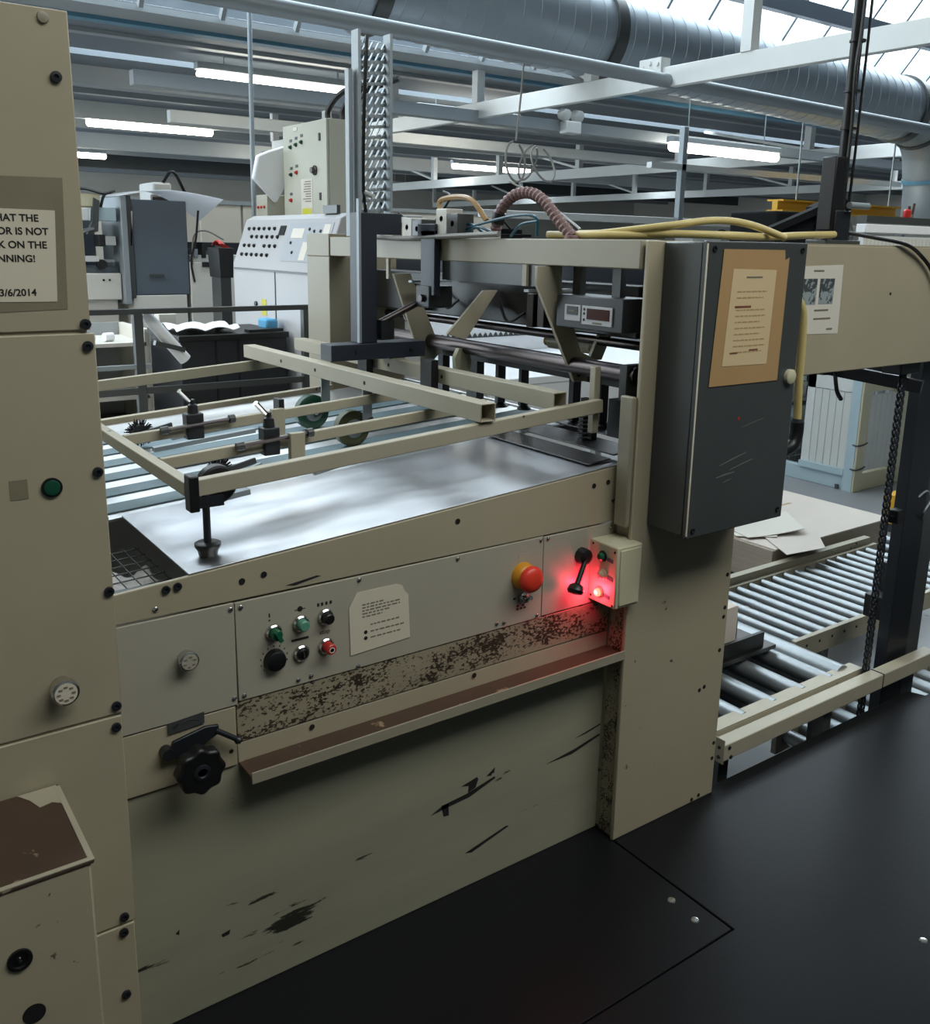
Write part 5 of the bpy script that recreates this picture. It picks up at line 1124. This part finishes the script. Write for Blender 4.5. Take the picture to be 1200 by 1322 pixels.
MB().path([(2.31, 5.0, 1.42), (2.33, 5.0, 1.62), (2.42, 5.0, 1.66), (2.55, 5.0, 1.60)], 0.006, 6, 6).build('cable', 'hose_grey', t)
t = thing('black_bin', (2.25, 4.3, 1.3), 'small black bin with red cloth beside the control console', 'bin')
MB().prism([(2.215, 4.2, 1.36), (2.30, 4.2, 1.36), (2.31, 4.2, 1.55), (2.205, 4.2, 1.55)], (0, 0.2, 0)).build('bin_body', 'black', t, bevel=0.004)
MB().box(2.22, 2.29, 4.22, 4.38, FL, 1.36).build('bin_stand', 'slate', t)
MB().sheet(lambda u, v: (2.22+0.08*u, 4.22+0.14*v, 1.56+0.04*math.sin(3*u+1)*math.sin(2.5*v+0.4)), 8, 8, 0.004).build('red_cloth', 'red', t)
# control console with the electrical cabinet above
t = thing('control_console', (2.6, 3.8, FL), 'pale control console with sloping switch panel', 'console')
y0, y1, x0 = 2.50, 3.69, 2.10
MB().prism([(x0, y0, FL), (x0+0.57, y0, FL), (x0+0.57, y0, 1.74), (x0+0.14, y0, 1.74), (x0+0.09, y0, 1.715), (x0, y0, 1.465)], (0, y1-y0, 0)).build('console_body', 'console', t, bevel=0.006)
MB().box(x0-0.004, x0, y0+0.02, y1-0.02, 1.435, 1.445).build('panel_seam', 'slate', t)
MB().box(x0-0.004, x0, (y0+y1)/2-0.003, (y0+y1)/2+0.003, 0.2, 1.435).build('door_gap', 'slate', t)
sx = V((0.09, 0, 0.25)).normalized(); nrm = V((-0.25, 0, 0.09)).normalized()
def onp(u, v, off=0.0): return V((x0, y0, 1.465))+V((0, 1, 0))*(u*(y1-y0))+sx*(v*0.265)+nrm*off
def patch(b, u0, u1, v0, v1, h):
    A = [onp(u0, v0, 0.0005), onp(u1, v0, 0.0005), onp(u1, v1, 0.0005), onp(u0, v1, 0.0005)]
    return b.hexa(A+[p+nrm*h for p in A])
patch(MB(), 0.04, 0.46, 0.12, 0.92, 0.002).build('mimic_panel', 'console_print', t)
b = MB()
for u0, u1, v0, v1 in ((0.10, 0.16, 0.15, 0.40), (0.22, 0.28, 0.15, 0.52), (0.30, 0.42, 0.60, 0.80), (0.06, 0.12, 0.62, 0.88)): patch(MB(), u0, u1, v0, v1, 0.003).build('mimic_block', 'paper', t)
for r_, v in enumerate((0.22, 0.42, 0.62, 0.8)):
    for c_ in range(7):
        u = 0.56+c_*0.06
        if (r_, c_) in ((3, 0), (1, 3), (2, 6), (0, 0)): continue
        p = onp(u, v); MB().lathe(p, nrm, [(0, 0.011), (0.006, 0.011), (0.012, 0.007), (0.013, 0)], 10).build('console_switch', 'black' if (r_+c_) % 3 else 'shaft', t)
for u, v in ((0.14, 0.74), (0.2, 0.74), (0.25, 0.78), (0.36, 0.3), (0.4, 0.5), (0.1, 0.5)): MB().lathe(onp(u, v), nrm, [(0, 0.009), (0.008, 0.008), (0.009, 0)], 10).build('console_switch', 'black', t)
patch(MB(), 0.50, 0.56, 0.66, 0.86, 0.004).build('display_window', 'black', t)
MB().lathe((x0, 3.36, 1.25), (-1, 0, 0), [(0, 0.014), (0.01, 0.014), (0.012, 0)], 14).build('door_lock', 'black', t)
MB().box(x0-0.002, x0, 3.22, 3.29, 1.19, 1.28).build('warning_label', 'label_yellow', t, label='yellow label on the console door')
MB().box(x0+0.12, x0+0.14, y0+0.1, y0+0.25, 1.74, 1.78).build('name_plate', 'slate', t)
ex = 2.687
t = thing('electrical_cabinet', (2.8, 3.9, 1.74), 'beige electrical switch cabinet standing behind the console', 'cabinet')
MB().box(ex+0.012, ex+0.30, 3.60, 4.225, 1.742, 2.325).build('cabinet_body', 'ecab', t, bevel=0.004)
MB().box(ex+0.0, ex+0.30, 3.62, 4.22, FL, 1.742).build('pedestal', 'console', t)
MB().box(ex-0.006, ex+0.010, 3.602, 4.222, 1.744, 2.323).build('cabinet_door', 'ecab', t, bevel=0.004)
fx = ex-0.006
for y, z, mm in ((4.10, 2.19, 'green_dark'), (4.02, 2.20, 'green_dark'), (3.94, 2.21, 'green_dark'), (4.10, 2.02, 'black'), (4.02, 2.03, 'red'), (4.11, 1.86, 'red')):
    s_ = MB().lathe((fx, y, z), (-1, 0, 0), [(0, 0.013), (0.008, 0.013), (0.012, 0.009), (0.018, 0.008), (0.018, 0)], 12).build('selector_switch', mm, t)
    MB().box(fx-0.002, fx, y-0.018, y+0.018, z+0.03, z+0.048).build('switch_label', 'slate', s_)
MB().box(fx-0.002, fx, 3.80, 3.96, 1.745, 1.985).build('instruction_sheet', 'paper', t)
b = MB()
for i in range(9): b.box(fx-0.0035, fx-0.002, 3.82, 3.82+0.12*random.uniform(0.6, 1), 1.965-i*0.015, 1.970-i*0.015)
b.build('typed_page', 'ink_soft', t)
MB().box(fx-0.0035, fx-0.002, 3.815, 3.945, 1.755, 1.805).build('yellow_patch', 'label_yellow', t)
MB().lathe((fx, 3.76, 2.03), (-1, 0, 0), [(0, 0.03), (0.008, 0.03), (0.012, 0.02), (0.03, 0.018), (0.03, 0)], 16).build('main_isolator', 'shaft', t)
for z in (2.20, 1.85): MB().box(fx-0.006, fx, 3.68, 3.70, z, z+0.045).build('door_latch', 'black', t)
MB().box(fx-0.003, fx, 4.0, 4.06, 2.285, 2.305).build('maker_plate', 'paper', t)
for x, y in ((2.80, 3.80), (2.86, 3.72), (2.90, 3.68)): MB().path([(x, y, 2.325), (x, y, 2.40), (x+0.05, y-0.1, 2.50), (x+0.16, y-0.3, 2.56)], 0.018, 8, 5).build('supply_cable', 'black', t)
t = thing('junction_box', (2.65, 4.35, 1.742), 'small beige box with red lamps beside the electrical cabinet', 'box')
MB().box(2.60, 2.75, 4.32, 4.50, 1.742, 1.90).build('box_body', 'ecab', t, bevel=0.004)
for y in (4.36, 4.41, 4.46): MB().lathe((2.60, y, 1.82), (-1, 0, 0), [(0, 0.010), (0.01, 0.009), (0.012, 0)], 10).build('red_lamp', 'red', t)
MB().box(2.62, 2.74, 4.33, 4.49, FL, 1.742).build('pedestal', 'console', t)
tag(MB().prism([(2.486, 4.26, 1.995), (2.52, 4.26, 2.14), (2.585, 4.26, 2.17), (2.72, 4.26, 2.215), (2.715, 4.26, 1.96), (2.645, 4.26, 1.845)], (0, 0.05, 0)).build('folded_sheet', 'white_sheet', bevel=0.012), 'folded white plastic sheet tucked beside the electrical cabinet', 'sheet')
tag(MB().cyl((2.58, 4.56, FL), (2.62, 4.56, 3.1), 0.016, 12).build('grey_conduit', 'galv'), 'slender grey conduit rising left of the electrical cabinet', 'conduit')
# partition and farther equipment
t = thing('partition', (4.0, 8.0, FL), 'beige partition panels beyond the slate cabinet', 'partition')
for x0, x1 in ((2.2, 3.9), (3.93, 5.6), (5.63, 7.4)): MB().box(x0, x1, 8.0, 8.08, FL, 1.96).build('panel', 'wall', t)
MB().box(2.2, 7.4, 7.98, 8.1, 1.96, 2.0).build('cap_rail', 'galv', t)
for i, (x, y, z, wd, hg, c, lab) in enumerate(((2.9, 7.1, 1.9, 0.5, 0.2, 'machine', 'pale machine head showing above the partition left of the curved sheet'), (6.4, 9.5, 1.75, 1.1, 0.35, 'machine', 'pale machine head beyond the valve blocks'), (9.5, 11.0, 1.6, 1.8, 0.45, 'white_paint', 'white machine behind the corrugated hose'), (13.0, 9.0, 1.2, 2.0, 0.6, 'slate', 'dark machine beyond the yellow hoses'))):
    t = thing('distant_machine', (x, y, FL), lab, 'machine', 'far machines of the hall')
    MB().box(x-wd/2, x+wd/2, y, y+0.8, FL, z).build('machine_body', c, t, bevel=0.02)
    MB().box(x-wd*0.4, x-wd*0.05, y-0.02, y+0.4, z, z+hg).build('machine_head', 'white_paint', t, bevel=0.02)
    MB().box(x+wd*0.05, x+wd*0.42, y+0.1, y+0.5, z, z+hg*0.6).build('machine_head', 'black_metal', t, bevel=0.02)
    MB().cyl((x-wd*0.45, y-0.05, z+hg*0.3), (x+wd*0.45, y-0.05, z+hg*0.35), 0.03, 10).build('machine_roller', 'shaft', t)
    MB().path([(x-wd*0.2, y, z+hg), (x, y, z+hg+0.1), (x+wd*0.3, y+0.1, z+hg*0.5)], 0.015, 6, 5).build('machine_cable', 'black', t)
